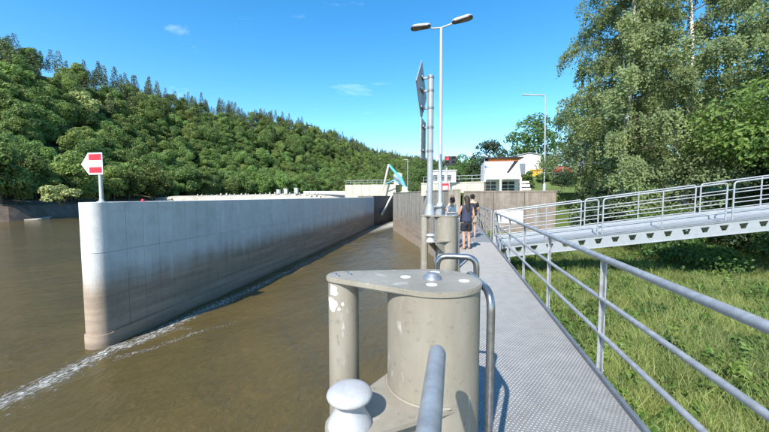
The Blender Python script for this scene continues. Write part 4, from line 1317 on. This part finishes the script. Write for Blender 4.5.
# ================================================================== PEOPLE
def skin_mesh(nodes, edges, sub=2):
    """nodes: list of (co, rx, ry)"""
    me = bpy.data.meshes.new('tmp')
    me.from_pydata([n[0] for n in nodes], edges, [])
    o = bpy.data.objects.new('tmp', me); COL.objects.link(o)
    md = o.modifiers.new('s', 'SKIN')
    for i, n in enumerate(nodes):
        sv = me.skin_vertices[0].data[i]
        sv.radius = (n[1], n[2]); sv.use_root = (i == 0)
    md.use_smooth_shade = True
    sb = o.modifiers.new('u', 'SUBSURF'); sb.levels = sub; sb.render_levels = sub
    dg = bpy.context.evaluated_depsgraph_get()
    ev = o.evaluated_get(dg)
    m2 = bpy.data.meshes.new_from_object(ev)
    V = [v.co.copy() for v in m2.vertices]; F = [tuple(p.vertices) for p in m2.polygons]
    bpy.data.objects.remove(o)
    return V, F
def person(loc, rz, scale, label, top, bottom, hair, hair_len, arms, lean=0.0, stance=0.0, shoe='khaki', sleeve=True):
    t_ = thing('person', (0, 0, 0), label, 'person', 'people on the walkway')
    N = [((0, 0, .93), .135, .105), ((0, .0, 1.08), .118, .09), ((0, -.005, 1.25), .135, .095), ((0, -.01, 1.38), .115, .08), ((0, .0, 1.46), .048, .05),
         ((0, .015, 1.53), .062, .075), ((0, .02, 1.60), .074, .09), ((0, .012, 1.67), .055, .065)]
    E_ = [(i, i + 1) for i in range(7)]
    def add(p, r, par):
        N.append((p, r, r)); E_.append((par, len(N) - 1)); return len(N) - 1
    legs = {}
    for s in (-1, 1):
        f = stance * s
        h = add((s * .085, 0, .87), .088, 0); th = add((s * .092, .02 + f * .5, .66), .075, h); k_ = add((s * .095, .025 + f, .48), .054, th)
        cf = add((s * .098, -.005 + f * 1.1, .34), .054, k_); an = add((s * .10, -.02 + f * 1.2, .09), .034, cf)
        hl = add((s * .10, -.045 + f * 1.2, .04), .034, an); to = add((s * .115, .12 + f * 1.2, .03), .03, an)
        legs[s] = (h, th, k_)
    hands = {}
    for s in (-1, 1):
        el, wr_, = arms[0 if s < 0 else 1]
        sh = add((s * .165, -.005, 1.37), .055, 3); e = add(el, .04, sh); w = add(wr_, .026, e)
        dv = (Vector(wr_) - Vector(el)).normalized()
        pm = add(tuple(Vector(wr_) + dv * .055), .03, w)
        hands[s] = (Vector(wr_) + dv * .07, dv)
    V, F = skin_mesh(N, E_)
    m = MB(); m.add(V, F, 0, True)
    for s, (p, dv) in hands.items():                # fingers and thumb
        sidev = dv.cross(Vector((1, 0, 0))).normalized()
        outv = dv.cross(sidev).normalized()
        for k in range(4):
            q = p + sidev * (k - 1.5) * .017
            ln = (.062, .075, .07, .055)[k]
            m.tube([q, q + dv * ln * .55, q + dv * ln * .85 + outv * .02], [.009, .0085, .007], 6)
        q = p - dv * .045 + sidev * (-.028)
        m.tube([q, q - sidev * .025 + dv * .03, q - sidev * .028 + dv * .055], [.011, .0095, .008], 6)
    # nose and ears
    m.tube([(0, .10, 1.60), (0, .125, 1.575)], [.008, .014], 6)
    for s in (-1, 1):
        m.tube([(s * .076, .0, 1.60), (s * .084, -.012, 1.58)], [.02, .014], 6)
    m.build('body', 'skin', t_)
    # top
    T = [((0, 0, .86), .20, .165), ((0, 0, .96), .185, .15), ((0, .0, 1.10), .168, .135), ((0, -.005, 1.25), .175, .135), ((0, -.01, 1.37), .150, .115), ((0, -.002, 1.425), .085, .076)]
    TE = [(0, 1), (1, 2), (2, 3), (3, 4), (4, 5)]
    for s in (-1, 1):
        el = Vector(arms[0 if s < 0 else 1][0]); sh = Vector((s * .165, -.005, 1.37))
        T.append((tuple(sh), .072, .072)); TE.append((4, len(T) - 1))
        if sleeve:
            T.append((tuple(sh.lerp(el, .65)), .064, .064)); TE.append((len(T) - 2, len(T) - 1))
    V, F = skin_mesh(T, TE); m = MB(); m.add(V, F, 0, True); m.build('top', top, t_)
    S = [((0, 0, .97), .19, .155), ((0, 0, .88), .195, .165)]
    SE = [(0, 1)]
    for s in (-1, 1):
        h, th, k_ = legs[s]
        S.append((N[h][0], .125, .13)); SE.append((1, len(S) - 1))
        p = Vector(N[h][0]).lerp(Vector(N[th][0]), 1.0)
        S.append((tuple(p), .112, .115)); SE.append((len(S) - 2, len(S) - 1)); p = p + Vector((0, 0, -.07))
        S.append((tuple(p), .108, .11)); SE.append((len(S) - 2, len(S) - 1))
    V, F = skin_mesh(S, SE); m = MB(); m.add(V, F, 0, True); m.build('shorts', bottom, t_)
    m = MB(); V = []; nu, nv = 18, 12
    for j in range(nv + 1):
        ph = math.pi * j / nv
        for i in range(nu):
            th_ = 2 * math.pi * i / nu
            x, y, z = math.sin(ph) * math.cos(th_), math.sin(ph) * math.sin(th_), math.cos(ph)
            k_ = 1.0
            if y > .15 and z < .35: k_ = .78              # face stays free
            if z < -.55: k_ = .85
            jit = 1 + .03 * math.sin(7 * th_) * math.sin(5 * ph)
            V.append((x * .092 * k_ * jit, -.006 + y * .108 * k_ * jit, 1.615 + z * .112 * jit))
    Fh = [(j * nu + i, (j + 1) * nu + i, (j + 1) * nu + (i + 1) % nu, j * nu + (i + 1) % nu) for j in range(nv) for i in range(nu)]
    m.add(V, Fh, 0, True)
    if hair_len == 'long':
        base = len(m.v)
        m.tube([(0, -.06, 1.62), (0, -.085, 1.50), (0, -.11, 1.38), (.01, -.125, 1.26), (.012, -.12, 1.17)], [.07, .074, .07, .055, .02], 12)
        m.v = [p if i < base else (p[0] * 1.15, -.09 + (p[1] + .09) * .55, p[2]) for i, p in enumerate(m.v)]
    elif hair_len == 'bun':
        m.lathe([(.01, -.05), (.035, -.035), (.05, 0), (.035, .035), (.01, .05)], (0, -.115, 1.66), 12)
    m.build('hair', hair, t_)
    for s in (-1, 1):
        an = [n for n in N if abs(n[0][2] - .03) < 1e-6 and n[0][0] * s > 0][0][0]
        m = MB(); m.box((s * .107, an[1] - .075, .012), (.09, .27, .022), bev=.008); m.build('sandal', shoe, t_)
    t_.location = loc; t_.rotation_euler = (lean, 0, rz); t_.scale = (scale,) * 3
    return t_
person((0.36, 10.6, 0.002), R(18), 0.985, 'long haired person in navy top and black shorts standing nearest on the walkway', 'navy', 'cloth_black', 'hair_dark', 'long',
       [((-.24, .06, 1.12), (-.12, .26, 1.08)), ((.23, -.03, 1.10), (.20, .10, .90))], 0.0, 0.03, sleeve=False)
person((0.68, 13.6, 0.002), R(-5), 1.03, 'person with tied hair in black top and khaki shorts walking ahead', 'cloth_black', 'khaki', 'hair_dark', 'bun',
       [((-.24, .0, 1.12), (-.15, .2, 1.05)), ((.24, .05, 1.12), (.12, .24, 1.02))], 0.0, 0.09)
person((-0.10, 11.35, 0.002), R(70), 0.955, 'dark haired person in white shirt half hidden behind the second dolphin', 'cloth_white', 'navy', 'hair_dark', 'short',
       [((-.23, .12, 1.15), (-.15, .32, 1.10)), ((.23, .12, 1.15), (.15, .32, 1.10))], 0.0, 0.02)
person((-0.12, 14.2, 0.002), R(60), 1.0, 'brown haired person looking over the guard rail farther along', 'khaki', 'navy', 'hair_brown', 'short',
       [((-.23, .12, 1.15), (-.15, .30, 1.12)), ((.23, .12, 1.15), (.15, .30, 1.12))], 0.0, 0.02)

# ================================================================== VEGETATION
def leaf_cloud(P, D, size, asp=0.6, jit=0.7, droop=0.0):
    """P points (n,3), D preferred normals, returns V,F rhombic leaf quads"""
    n = len(P)
    N_ = D + rng.normal(0, jit, (n, 3)); N_ /= np.linalg.norm(N_, axis=1, keepdims=True) + 1e-9
    T = rng.normal(0, 1, (n, 3)); T[:, 2] -= droop
    T -= N_ * (T * N_).sum(1, keepdims=True); T /= np.linalg.norm(T, axis=1, keepdims=True) + 1e-9
    B = np.cross(N_, T)
    s = (size * rng.uniform(.6, 1.35, n))[:, None]
    v0 = P - T * s * .5; v2 = P + T * s * .5
    mid = P + N_ * s * .10
    v1 = mid + B * s * asp * .5; v3 = mid - B * s * asp * .5
    V = np.stack([v0, v1, v2, v3], 1).reshape(-1, 3)
    F = np.arange(4 * n).reshape(n, 4)
    return V, F
def sphere_dirs(n):
    d = rng.normal(0, 1, (n, 3)); return d / np.linalg.norm(d, axis=1, keepdims=True)
def crown_lobes(hc, rx, rz, nl, lr):
    """lobe centres inside an egg, hc centre height"""
    C = []
    while len(C) < nl:
        p = rng.uniform(-1, 1, 3)
        q = np.linalg.norm(p)
        if 0.25 < q < 1.0:
            C.append((p[0] * rx * .78, p[1] * rx * .78, hc + p[2] * rz * .80))
    return np.array(C), rng.uniform(.75, 1.25, nl) * lr
def crown_points(C, r, per, full=False):
    P = []; D = []
    for c, q in zip(C, r):
        n = int(per * q * q / (r.mean() ** 2))
        d = sphere_dirs(n)
        d[:, 2] = np.where(d[:, 2] < (-.75 if full else -.25), -d[:, 2] * .6, d[:, 2])
        d /= np.linalg.norm(d, axis=1, keepdims=True)
        rad = q * rng.uniform(.72, 1.08, n)[:, None]
        P.append(c + d * rad * np.array([1, 1, .8])); D.append(d + np.array([0, 0, .05]))
    return np.concatenate(P), np.concatenate(D)
def trunk_mb(h, r0, r1, lean=(0, 0), limbs=0, crown_r=2.0, z_from=.4):
    m = MB()
    pts = [(lean[0] * (q ** 1.5) + .06 * math.sin(q * 7), lean[1] * (q ** 1.5), h * q) for q in np.linspace(0, 1, 7)]
    m.tube(pts, [r0 + (r1 - r0) * q for q in np.linspace(0, 1, 7)], 8)
    for k in range(limbs):
        q = z_from + (1 - z_from) * (k + .5) / limbs
        a = k * 2.4
        i = q * 6; b = Vector(pts[int(i)]).lerp(Vector(pts[min(6, int(i) + 1)]), i - int(i))
        e = b + Vector((math.cos(a) * crown_r * .8 * (1.1 - q * .7), math.sin(a) * crown_r * .8 * (1.1 - q * .7), crown_r * .5))
        mid = b.lerp(e, .5) + Vector((0, 0, .1 * crown_r))
        rr0 = (r0 + (r1 - r0) * q) * .5
        m.tube([b, mid, e], [rr0, rr0 * .6, rr0 * .25], 6)
    return m

# ---- forest prototypes (far): crown meshes of leaf sprays
PROTO = []
for k in range(6):
    hgt = random.uniform(9.5, 12.5); rx = random.uniform(3.6, 4.8)
    C, r = crown_lobes(hgt * .55, rx, hgt * .46, 26, rx * .33)
    P, D = crown_points(C, r, 150, True)
    V, F = leaf_cloud(P, D, .46, .85, .45)
    PROTO.append(('broad', hgt, V, F))
for k in range(3):
    hgt = random.uniform(12, 15)
    P = []; D = []
    for z in np.linspace(hgt * .45, hgt * .98, 9):
        q = (z / hgt - .45) / .55
        rr0 = (2.3 - 1.75 * q) * random.uniform(.75, 1.2)
        n = int(70 * (1.1 - q * .7))
        a = rng.uniform(0, 6.28, n); rad = rr0 * np.sqrt(rng.uniform(.1, 1, n))
        P.append(np.stack([np.cos(a) * rad, np.sin(a) * rad, z + rng.normal(0, .28, n) - .15 * rad], -1))
        D.append(np.stack([np.cos(a) * .5, np.sin(a) * .5, np.full(n, .8)], -1))
    V, F = leaf_cloud(np.concatenate(P), np.concatenate(D), .62, .45, .5)
    PROTO.append(('pine', hgt, V, F))
def mk_mesh(name, V, F, mtl):
    o = mesh_np(name, V, F, mtl); me = o.data; bpy.data.objects.remove(o); return me
CROWN = [mk_mesh('crown', V, F, 'leaf_forest' if k == 'broad' else 'leaf_pine') for (k, h, V, F) in PROTO]
CROWN_PALE = mk_mesh('crown', PROTO[1][2], PROTO[1][3], 'leaf_pale')
TRUNK = []
for (k, h, V, F) in PROTO:
    m = trunk_mb(h * .85, .22, .06, (random.uniform(-.4, .4), 0), 5 if k == 'broad' else 0, 2.6)
    o = m.build('trunk', 'bark'); TRUNK.append(o.data); bpy.data.objects.remove(o)

cand = []
rnd = random.Random(5)
az = -82.0
while az < 62:
    rb, rr, hz = hill_col(az)
    u = 0.0
    while u < 1.2:
        a2 = az + rnd.uniform(-.5, .5) * 5.5 * 105 / rb; u2 = max(0.005, u + rnd.uniform(-.5, .5) * 9.0 / (rr - rb))
        x, y, z = hill_pt(a2, u2)
        cand.append((x, y, z, u2, a2))
        u += (4.9 if u < .55 else 4.1) / (rr - rb)
    az += math.degrees(5.0 / (rb * 1.25))
def fx(x, y, z):
    # is the spot in the picture?
    dx, dy, dz = x, y, z - H
    fwd = (-math.sin(YAW), math.cos(YAW)); d = dx * fwd[0] + dy * fwd[1]
    if d < 0.6: return None
    return 384.5 + 330 * (dx * fwd[1] - dy * fwd[0]) / d
vis = []
for c in cand:
    q = fx(c[0], c[1], c[2])
    if q is not None and -60 < q < 860: vis.append(c)
vis.sort(key=lambda c: math.hypot(c[0], c[1]) * (1 + .25 * c[3]))
# the pale flowering tree stands a third of the way up the slope
best = min((abs((hill_pt(-54.1, u_)[2] + 7 - H) / math.hypot(*hill_pt(-54.1, u_)[:2]) - 0.187), u_) for u_ in np.linspace(.1, .95, 60))
pale_c = (*hill_pt(-54.1, best[1]), float(best[1]), -54.1)
vis = [c for c in vis if math.hypot(c[0] - pale_c[0], c[1] - pale_c[1]) > 4.0]
IND = [pale_c] + vis[:299]; REST = vis[299:]
def kind_for(u, az):
    p = float(smooth01((u - .55) / .35))
    p = max(p * .85, .10 * (az > -25) + .25 * (az > -14))
    return 'pine' if rnd.random() < p else 'broad'
pale_pick = 0
for i, (x, y, z, u, a) in enumerate(IND):
    kd = kind_for(u, a)
    k = rnd.choice([0, 1, 2, 3, 4, 5] if kd == 'broad' else [6, 7, 8])
    if i == pale_pick: k = 1; kd = 'broad'
    row = 'front' if u < .06 else 'slope'
    if i == pale_pick: lab = 'pale yellowish flowering tree standing out on the forested slope'
    elif kd == 'pine': lab = 'dark conifer among the broadleaf trees on the lower forest slope'
    elif row == 'front': lab = 'leafy tree at the foot of the forest by the far shore'
    else: lab = 'round broadleaf tree on the lower slope of the dense forest'
    t_ = bpy.data.objects.new('pale_tree' if i == pale_pick else ('conifer' if kd == 'pine' else 'broadleaf_tree'), None)
    COL.objects.link(t_)
    tag(t_, lab, 'tree', 'forest trees across the river')
    s = rnd.uniform(.65, 1.25) * (1.0 if kd == 'broad' else .95)
    if i == pale_pick: s = 1.4
    t_.location = (x, y, z - .15); t_.rotation_euler = (0, 0, rnd.uniform(0, 6.28)); t_.scale = (s * rnd.uniform(.9, 1.1), s * rnd.uniform(.9, 1.1), s)
    for nm, me in (('trunk', TRUNK[k]), ('crown', CROWN_PALE if i == pale_pick else CROWN[k])):
        o = bpy.data.objects.new(nm, me); COL.objects.link(o); o.parent = t_
# the rest of the wood as one mass (geometry-node instances of the same crowns)
def scatter(name, pts, rots, scales, picks, protos, label):
    me = bpy.data.meshes.new(name)
    me.from_pydata([tuple(p) for p in pts], [], [])
    a = me.attributes.new('rot', 'FLOAT_VECTOR', 'POINT'); a.data.foreach_set('vector', np.array(rots, dtype=np.float32).ravel())
    a = me.attributes.new('scl', 'FLOAT_VECTOR', 'POINT'); a.data.foreach_set('vector', np.array(scales, dtype=np.float32).ravel())
    a = me.attributes.new('pick', 'INT', 'POINT'); a.data.foreach_set('value', np.array(picks, dtype=np.int32))
    o = bpy.data.objects.new(name, me); COL.objects.link(o)
    ng = bpy.data.node_groups.new(name, 'GeometryNodeTree')
    ng.interface.new_socket('Geometry', in_out='INPUT', socket_type='NodeSocketGeometry')
    ng.interface.new_socket('Geometry', in_out='OUTPUT', socket_type='NodeSocketGeometry')
    gi = ng.nodes.new('NodeGroupInput'); go = ng.nodes.new('NodeGroupOutput')
    iop = ng.nodes.new('GeometryNodeInstanceOnPoints')
    jn = ng.nodes.new('GeometryNodeJoinGeometry')
    for pr in protos[::-1]:
        oi = ng.nodes.new('GeometryNodeObjectInfo'); oi.inputs['Object'].default_value = pr
        oi.inputs['As Instance'].default_value = True
        oi.transform_space = 'ORIGINAL'
        ng.links.new(oi.outputs['Geometry'], jn.inputs[0])
    def attr(nm, typ):
        n = ng.nodes.new('GeometryNodeInputNamedAttribute'); n.data_type = typ; n.inputs[0].default_value = nm; return n.outputs[0]
    ng.links.new(gi.outputs[0], iop.inputs['Points'])
    ng.links.new(jn.outputs[0], iop.inputs['Instance'])
    iop.inputs['Pick Instance'].default_value = True
    ng.links.new(attr('pick', 'INT'), iop.inputs['Instance Index'])
    e2r = ng.nodes.new('FunctionNodeEulerToRotation')
    ng.links.new(attr('rot', 'FLOAT_VECTOR'), e2r.inputs[0])
    ng.links.new(e2r.outputs[0], iop.inputs['Rotation'])
    ng.links.new(attr('scl', 'FLOAT_VECTOR'), iop.inputs['Scale'])
    ng.links.new(iop.outputs[0], go.inputs[0])
    md = o.modifiers.new('scatter', 'NODES'); md.node_group = ng
    return tag(o, label, kind='stuff')
# prototypes are the crowns of trees that stand in the scene
bykey = {}
for o in COL.objects:
    if o.parent is not None and o.data is not None and o.data in CROWN: bykey.setdefault(CROWN.index(o.data), o)
keys = sorted(bykey)
bro = [i for i, k in enumerate(keys) if k < 6]; pin = [i for i, k in enumerate(keys) if k >= 6] or bro
pts = []; rots = []; scl = []; pk = []
for (x, y, z, u, a) in REST:
    kd = kind_for(u, a)
    pts.append((x, y, z - .2)); rots.append((0, 0, rnd.uniform(0, 6.28)))
    s = rnd.uniform(.6, 1.25) * (.92 if kd == 'pine' else 1); scl.append((s * rnd.uniform(.9, 1.1), s, s * (rnd.uniform(.85, 1.12) if kd == 'pine' else 1)))
    pk.append(rnd.choice(bro if kd == 'broad' else pin))
scatter('forest', pts, rots, scl, pk, [bykey[k] for k in keys], 'dense mixed forest covering the upper hillside')
print('forest', len(IND), len(REST))

# ---- shoreline bush, bright
def bush(name, loc, rx, rz, nl, per, size, mtl, label, cat='shrub', group=None, lr=.42, asp=.6):
    C, r = crown_lobes(rz * .55, rx, rz * .5, nl, rx * lr)
    C[:, 2] = np.maximum(C[:, 2], r * .55)
    P, D = crown_points(C, r, per)
    V, F = leaf_cloud(P, D, size, asp, .6)
    t_ = thing(name, loc, label, cat, group)
    o = mesh_np('foliage', V, F, mtl, t_)
    m = MB()
    for k in range(6):
        c = C[k % len(C)]
        m.tube([(0.05 * k - .12, 0, -.12), (c[0] * .5, c[1] * .5, c[2] * .5), tuple(c)], [.03 * rx / 1.2, .022 * rx / 1.2, .008], 5)
    m2 = m.build('stems', 'bark'); m2.parent = t_
    return t_
bush('shore_bush', (-76.5, 51, -0.2), 3.2, 4.2, 8, 130, .6, 'leaf_pale', 'bright pale green bush at the far water edge')

# ---- birches at the right
def birch(name, loc, h, spread, lean, nbr, per, label, seed, zlow=.18):
    global rng
    rng = np.random.default_rng(seed)
    rd = random.Random(seed)
    t_ = thing(name, loc, label, 'tree')
    n = 10
    tp = [Vector((lean[0] * (q ** 1.4) + .10 * math.sin(q * 9 + seed), lean[1] * q + .08 * math.cos(q * 7), h * q)) for q in np.linspace(0, 1, n)]
    m = MB(); m.tube(tp, [.17 * (1 - .88 * q) + .01 for q in np.linspace(0, 1, n)], 10)
    o = m.build('trunk', 'birch_bark'); o.parent = t_
    mb = MB(); P = []; D = []
    for b in range(nbr):
        q = zlow + (1 - zlow) * (b + rd.random()) / nbr
        i = q * (n - 1); i0 = min(n - 2, int(i)); s = tp[i0].lerp(tp[i0 + 1], i - i0)
        a = b * 2.39996 + rd.uniform(-.5, .5)
        ln = spread * (1.05 - .72 * q) * rd.uniform(.55, 1.15)
        dirv = Vector((math.cos(a), math.sin(a), 0))
        pts = [s]
        for k in range(1, 6):
            f = k / 5
            pts.append(s + dirv * ln * f + Vector((0, 0, ln * (.62 * f - .52 * f * f))) + Vector((rd.uniform(-.1, .1), rd.uniform(-.1, .1), 0)))
        mb.tube(pts, [.055 * (1 - q * .6) * (1 - .85 * k / 5) + .006 for k in range(6)], 5)
        # hanging twigs
        nt_ = int(14 + ln * 11)
        for w in range(nt_):
            f = rd.uniform(.22, 1.03); i = min(4.99, f * 5); s2 = pts[int(i)].lerp(pts[int(i) + 1], min(1, i - int(i)))
            off = Vector((rd.gauss(0, .22), rd.gauss(0, .22), rd.uniform(-.05, .25)))
            L_ = rd.uniform(.35, 1.35) * (1.15 - .5 * q)
            out = dirv * rd.uniform(.0, .35) + Vector((rd.gauss(0, .15), rd.gauss(0, .15), 0))
            k = np.linspace(0, 1, max(8, int(per * 2.0 * L_)))[:, None]
            base = np.array(s2 + off)
            pp = base + np.array(out) * k ** .7 * .8 + np.array([0, 0, -1.0]) * L_ * k ** 1.25
            pp = pp + rng.normal(0, .065, pp.shape)
            P.append(pp); D.append(np.tile(np.array([dirv.x * .8, dirv.y * .8, .1]), (len(pp), 1)))
    o = mb.build('branches', 'bark'); o.parent = t_
    V, F = leaf_cloud(np.concatenate(P), np.concatenate(D), .108, .75, .6, droop=.8)
    print(name, len(F))
    mesh_np('crown', V, F, 'leaf_birch', t_)
    return t_
birch('birch_tree', (8.6, 19.6, 0.2), 14.5, 4.6, (.3, .2), 54, 24, 'weeping birch nearest the lamp post with drooping leafy branches', 21, .15)
birch('birch_tree', (12.2, 21.0, 0.8), 16.5, 4.8, (-.4, 0), 46, 24, 'tall white stemmed birch in the middle of the right hand trees', 22, .14)
birch('birch_tree', (14.6, 18.6, 1.0), 17.0, 4.6, (1.6, .5), 44, 24, 'birch with leaning white trunk near the upper right corner', 23, .16)
birch('birch_tree', (10.3, 23.2, 1.0), 15.0, 4.2, (-.8, .3), 36, 20, 'birch behind the front pair above the dark wall', 24, .12)
rng = np.random.default_rng(99)
def big_tree(name, loc, h, rx, nl, per, size, mtl, label, lr=.34, cfrac=.6, asp=.62, trunk=.2):
    t_ = thing(name, loc, label, 'tree')
    C, r = crown_lobes(h * cfrac, rx, h * (1 - cfrac) * 1.05, nl, rx * lr)
    P, D = crown_points(C, r, per)
    V, F = leaf_cloud(P, D, size, asp, .55)
    mesh_np('crown', V, F, mtl, t_)
    o = trunk_mb(h * .8, trunk, trunk * .25, (.2, 0), 8, rx, .25).build('trunk', 'bark'); o.parent = t_
    return t_
big_tree('maple_tree', (12.6, 15.4, 0.2), 6.6, 3.0, 34, 430, .17, 'leaf_maple', 'bright green bushy maple in front of the birches', .36, .58)
big_tree('maple_tree', (16.8, 16.2, 0.9), 6.8, 3.1, 34, 430, .17, 'leaf_maple', 'bright green bushy tree cut by the right picture edge', .36, .58)
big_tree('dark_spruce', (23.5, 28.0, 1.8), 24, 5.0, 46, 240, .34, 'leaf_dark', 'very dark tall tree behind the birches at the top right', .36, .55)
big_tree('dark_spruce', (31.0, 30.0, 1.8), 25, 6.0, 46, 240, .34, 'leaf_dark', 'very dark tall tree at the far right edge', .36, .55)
# trees behind the yard
for (x, y, h, rx, mtl, lab) in [(13.0, 58, 13.5, 5.0, 'leaf_shrub', 'mid green tree behind the lamp post'), (19.5, 60, 15, 5.5, 'leaf_shrub', 'tree above the red car at the edge of the birches'),
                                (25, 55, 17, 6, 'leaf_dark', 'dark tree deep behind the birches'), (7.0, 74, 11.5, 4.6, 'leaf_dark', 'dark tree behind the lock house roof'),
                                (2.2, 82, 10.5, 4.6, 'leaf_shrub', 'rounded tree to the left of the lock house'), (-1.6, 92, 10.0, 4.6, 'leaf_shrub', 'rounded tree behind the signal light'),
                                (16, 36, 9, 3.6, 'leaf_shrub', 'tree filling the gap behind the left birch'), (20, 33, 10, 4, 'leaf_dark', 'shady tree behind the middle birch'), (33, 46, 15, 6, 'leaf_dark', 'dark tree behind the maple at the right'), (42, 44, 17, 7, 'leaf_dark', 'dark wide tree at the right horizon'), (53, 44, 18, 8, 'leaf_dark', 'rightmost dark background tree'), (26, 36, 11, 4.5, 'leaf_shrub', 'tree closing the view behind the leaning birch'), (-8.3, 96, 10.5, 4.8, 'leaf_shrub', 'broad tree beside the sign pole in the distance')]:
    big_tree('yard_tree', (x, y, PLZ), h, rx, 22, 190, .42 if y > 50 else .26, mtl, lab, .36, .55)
# shrubs under and behind the gangway
for (x, y, rx, rz, mtl, lab) in [(9.0, 16.4, 1.8, 2.6, 'leaf_shrub', 'drooping shrub under the left birch behind the gangway'), (7.2, 18.0, 1.5, 2.6, 'leaf_dark', 'shrub in front of the shaded wall with tree shade painted as dark leaves'),  # dark-leaved shrub has the tree shade painted into its colour
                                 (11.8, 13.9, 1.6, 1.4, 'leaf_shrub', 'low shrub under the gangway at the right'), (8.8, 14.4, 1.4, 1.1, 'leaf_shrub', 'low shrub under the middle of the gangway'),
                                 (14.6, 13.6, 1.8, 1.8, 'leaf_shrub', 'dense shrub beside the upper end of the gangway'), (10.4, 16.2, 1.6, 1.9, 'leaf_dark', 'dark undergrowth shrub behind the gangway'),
                                 (13.6, 17.8, 2.0, 2.8, 'leaf_dark', 'dark undergrowth below the maple'), (7.7, 18.6, 2.1, 5.2, 'leaf_birch', 'hanging birch foliage clump above the gangway at its left'), (10.6, 17.9, 2.2, 4.8, 'leaf_birch', 'leafy young birch between the left birch and the maple'), (8.2, 21.2, 1.5, 3.6, 'leaf_dark', 'shrub beyond the end of the retaining wall with tree shade painted as dark leaves')]:  # last shrub gets dark leaves in place of shade from the trees
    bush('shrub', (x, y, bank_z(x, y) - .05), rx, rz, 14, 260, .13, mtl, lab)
for (x, y, rx, rz, mtl, lab) in [(8.9, 45.2, 1.0, 2.2, 'leaf_shrub', 'round shrub between the lock house and the shed'), (13.4, 45.6, 1.5, 1.8, 'leaf_dark', 'dark shrub on the terrace slope right of the lamp'),
                                 (11.4, 47.2, 1.0, 1.0, 'leaf_shrub', 'small shrub on the terrace slope below the yellow bin'), (16.4, 44.6, 1.9, 2.6, 'leaf_dark', 'large dark shrub on the slope beneath the red car')]:
    bush('shrub', (x, y, 1.9 + max(0, (y - 43.4) * .42)), rx, rz, 12, 150, .2, mtl, lab)

# ---- grass: blade tufts, instanced
def tuft(nb, h, spread, w):
    V = []; F = []
    for i in range(nb):
        a = rng.uniform(0, 6.28); r0 = spread * math.sqrt(rng.uniform(0, 1))
        x, y = r0 * math.cos(a), r0 * math.sin(a)
        b = rng.uniform(0, 6.28); hh = h * rng.uniform(.5, 1.2); ln = hh * rng.uniform(.2, .7)
        c = rng.uniform(0, 6.28); wx, wy = w * math.cos(c), w * math.sin(c)
        o = len(V)
        V += [(x - wx, y - wy, 0), (x + wx, y + wy, 0), (x + ln * .35 * math.cos(b) + wx * .7, y + ln * .35 * math.sin(b) + wy * .7, hh * .65),
              (x + ln * .35 * math.cos(b) - wx * .7, y + ln * .35 * math.sin(b) - wy * .7, hh * .65)]
        F.append((o, o + 1, o + 2, o + 3))
        V += [(x + ln * math.cos(b), y + ln * math.sin(b), hh), (x + ln * math.cos(b) + .002, y + ln * math.sin(b), hh)]
        F.append((o + 3, o + 2, o + 5, o + 4))
    return np.array(V), np.array(F)
def herb(nl, h, spread, size):
    d = rng.uniform(0, 1, nl)
    a = rng.uniform(0, 6.28, nl); r0 = spread * np.sqrt(rng.uniform(0, 1, nl)) * (1 - .5 * d)
    P = np.stack([r0 * np.cos(a), r0 * np.sin(a), h * (.15 + .85 * d)], -1)
    D = np.stack([np.cos(a) * .6, np.sin(a) * .6, np.full(nl, .6)], -1)
    return leaf_cloud(P, D, size, .55, .45)
gpro = []
for k in range(4):
    V, F = tuft(46, (.26, .34, .22, .40)[k], .17, .0042)
    o = mesh_np('grass_tuft', V, F, 'grass_blade'); gpro.append(o)
for k in range(3):
    V, F = herb(60, (.25, .36, .30)[k], .17, .085)
    o = mesh_np('weed_plant', V, F, 'leaf_weed'); gpro.append(o)
gpts = []; grot = []; gsc = []; gpk = []
rnd = random.Random(3)
for _ in range(60000):
    # denser near
    x = 1.45 + 15 * rnd.random() ** 1.15; y = 0.4 + 20.6 * rnd.random()
    z = bank_z(x, y)
    q = fx(x, y, z)
    if q is None or q > 1100: continue
    nn = fbm(x, y, .55, 9.0); n2 = fbm(x, y, 1.6, 4.0)
    if n2 < -.42 and rnd.random() < .5: continue           # bare patches
    near = x < 2.6 + .5 * math.sin(y)
    weedp = .55 if near and y > 3.5 else (.45 if nn > .05 else .12)
    if rnd.random() < (.25 if y > 14 else 0.0): continue
    pk_ = 4 + rnd.randrange(3) if rnd.random() < weedp else rnd.randrange(4)
    s = rnd.uniform(.6, 1.25) * (1.0 + .35 * max(0, nn))
    gpts.append((x, y, z - .01)); grot.append((rnd.uniform(-.15, .15), rnd.uniform(-.15, .15), rnd.uniform(0, 6.28))); gsc.append((s, s, s * rnd.uniform(.7, 1.2))); gpk.append(pk_)
    if len(gpts) >= 26000: break
# prototypes stand in the grass themselves
for i, o in enumerate(gpro):
    x, y = 2.2 + .5 * i, 5.0 + .7 * (i % 3); o.location = (x, y, bank_z(x, y) - .01)
    tag(o, 'single grass tuft in the bank beside the walkway' if i < 4 else 'leafy weed in the grass beside the walkway', 'grass' if i < 4 else 'weed', 'plants in the grass bank')
scatter('grass', gpts, grot, gsc, gpk, gpro, 'tall meadow grass and weeds covering the bank')
print('grass', len(gpts))
# larger distinct weeds
for (x, y, s, lab) in [(5.1, 5.6, 1.0, 'large dark nettle clump in the middle of the grass'), (2.0, 6.3, .8, 'dark leafy weeds close to the walkway edge'), (4.6, 8.8, .8, 'leafy weed clump halfway to the gangway'),
                       (6.2, 4.0, .9, 'nettle clump near the right picture edge'), (3.0, 3.4, .6, 'low weed clump next to the nearest railing post'), (7.6, 8.2, 1.0, 'leafy thistle clump in the right of the meadow')]:
    bush('weed_clump', (x, y, bank_z(x, y) - .02), .42 * s, .55 * s, 9, 75, .085, 'leaf_shrub', lab, 'weed', None, .42, .5)
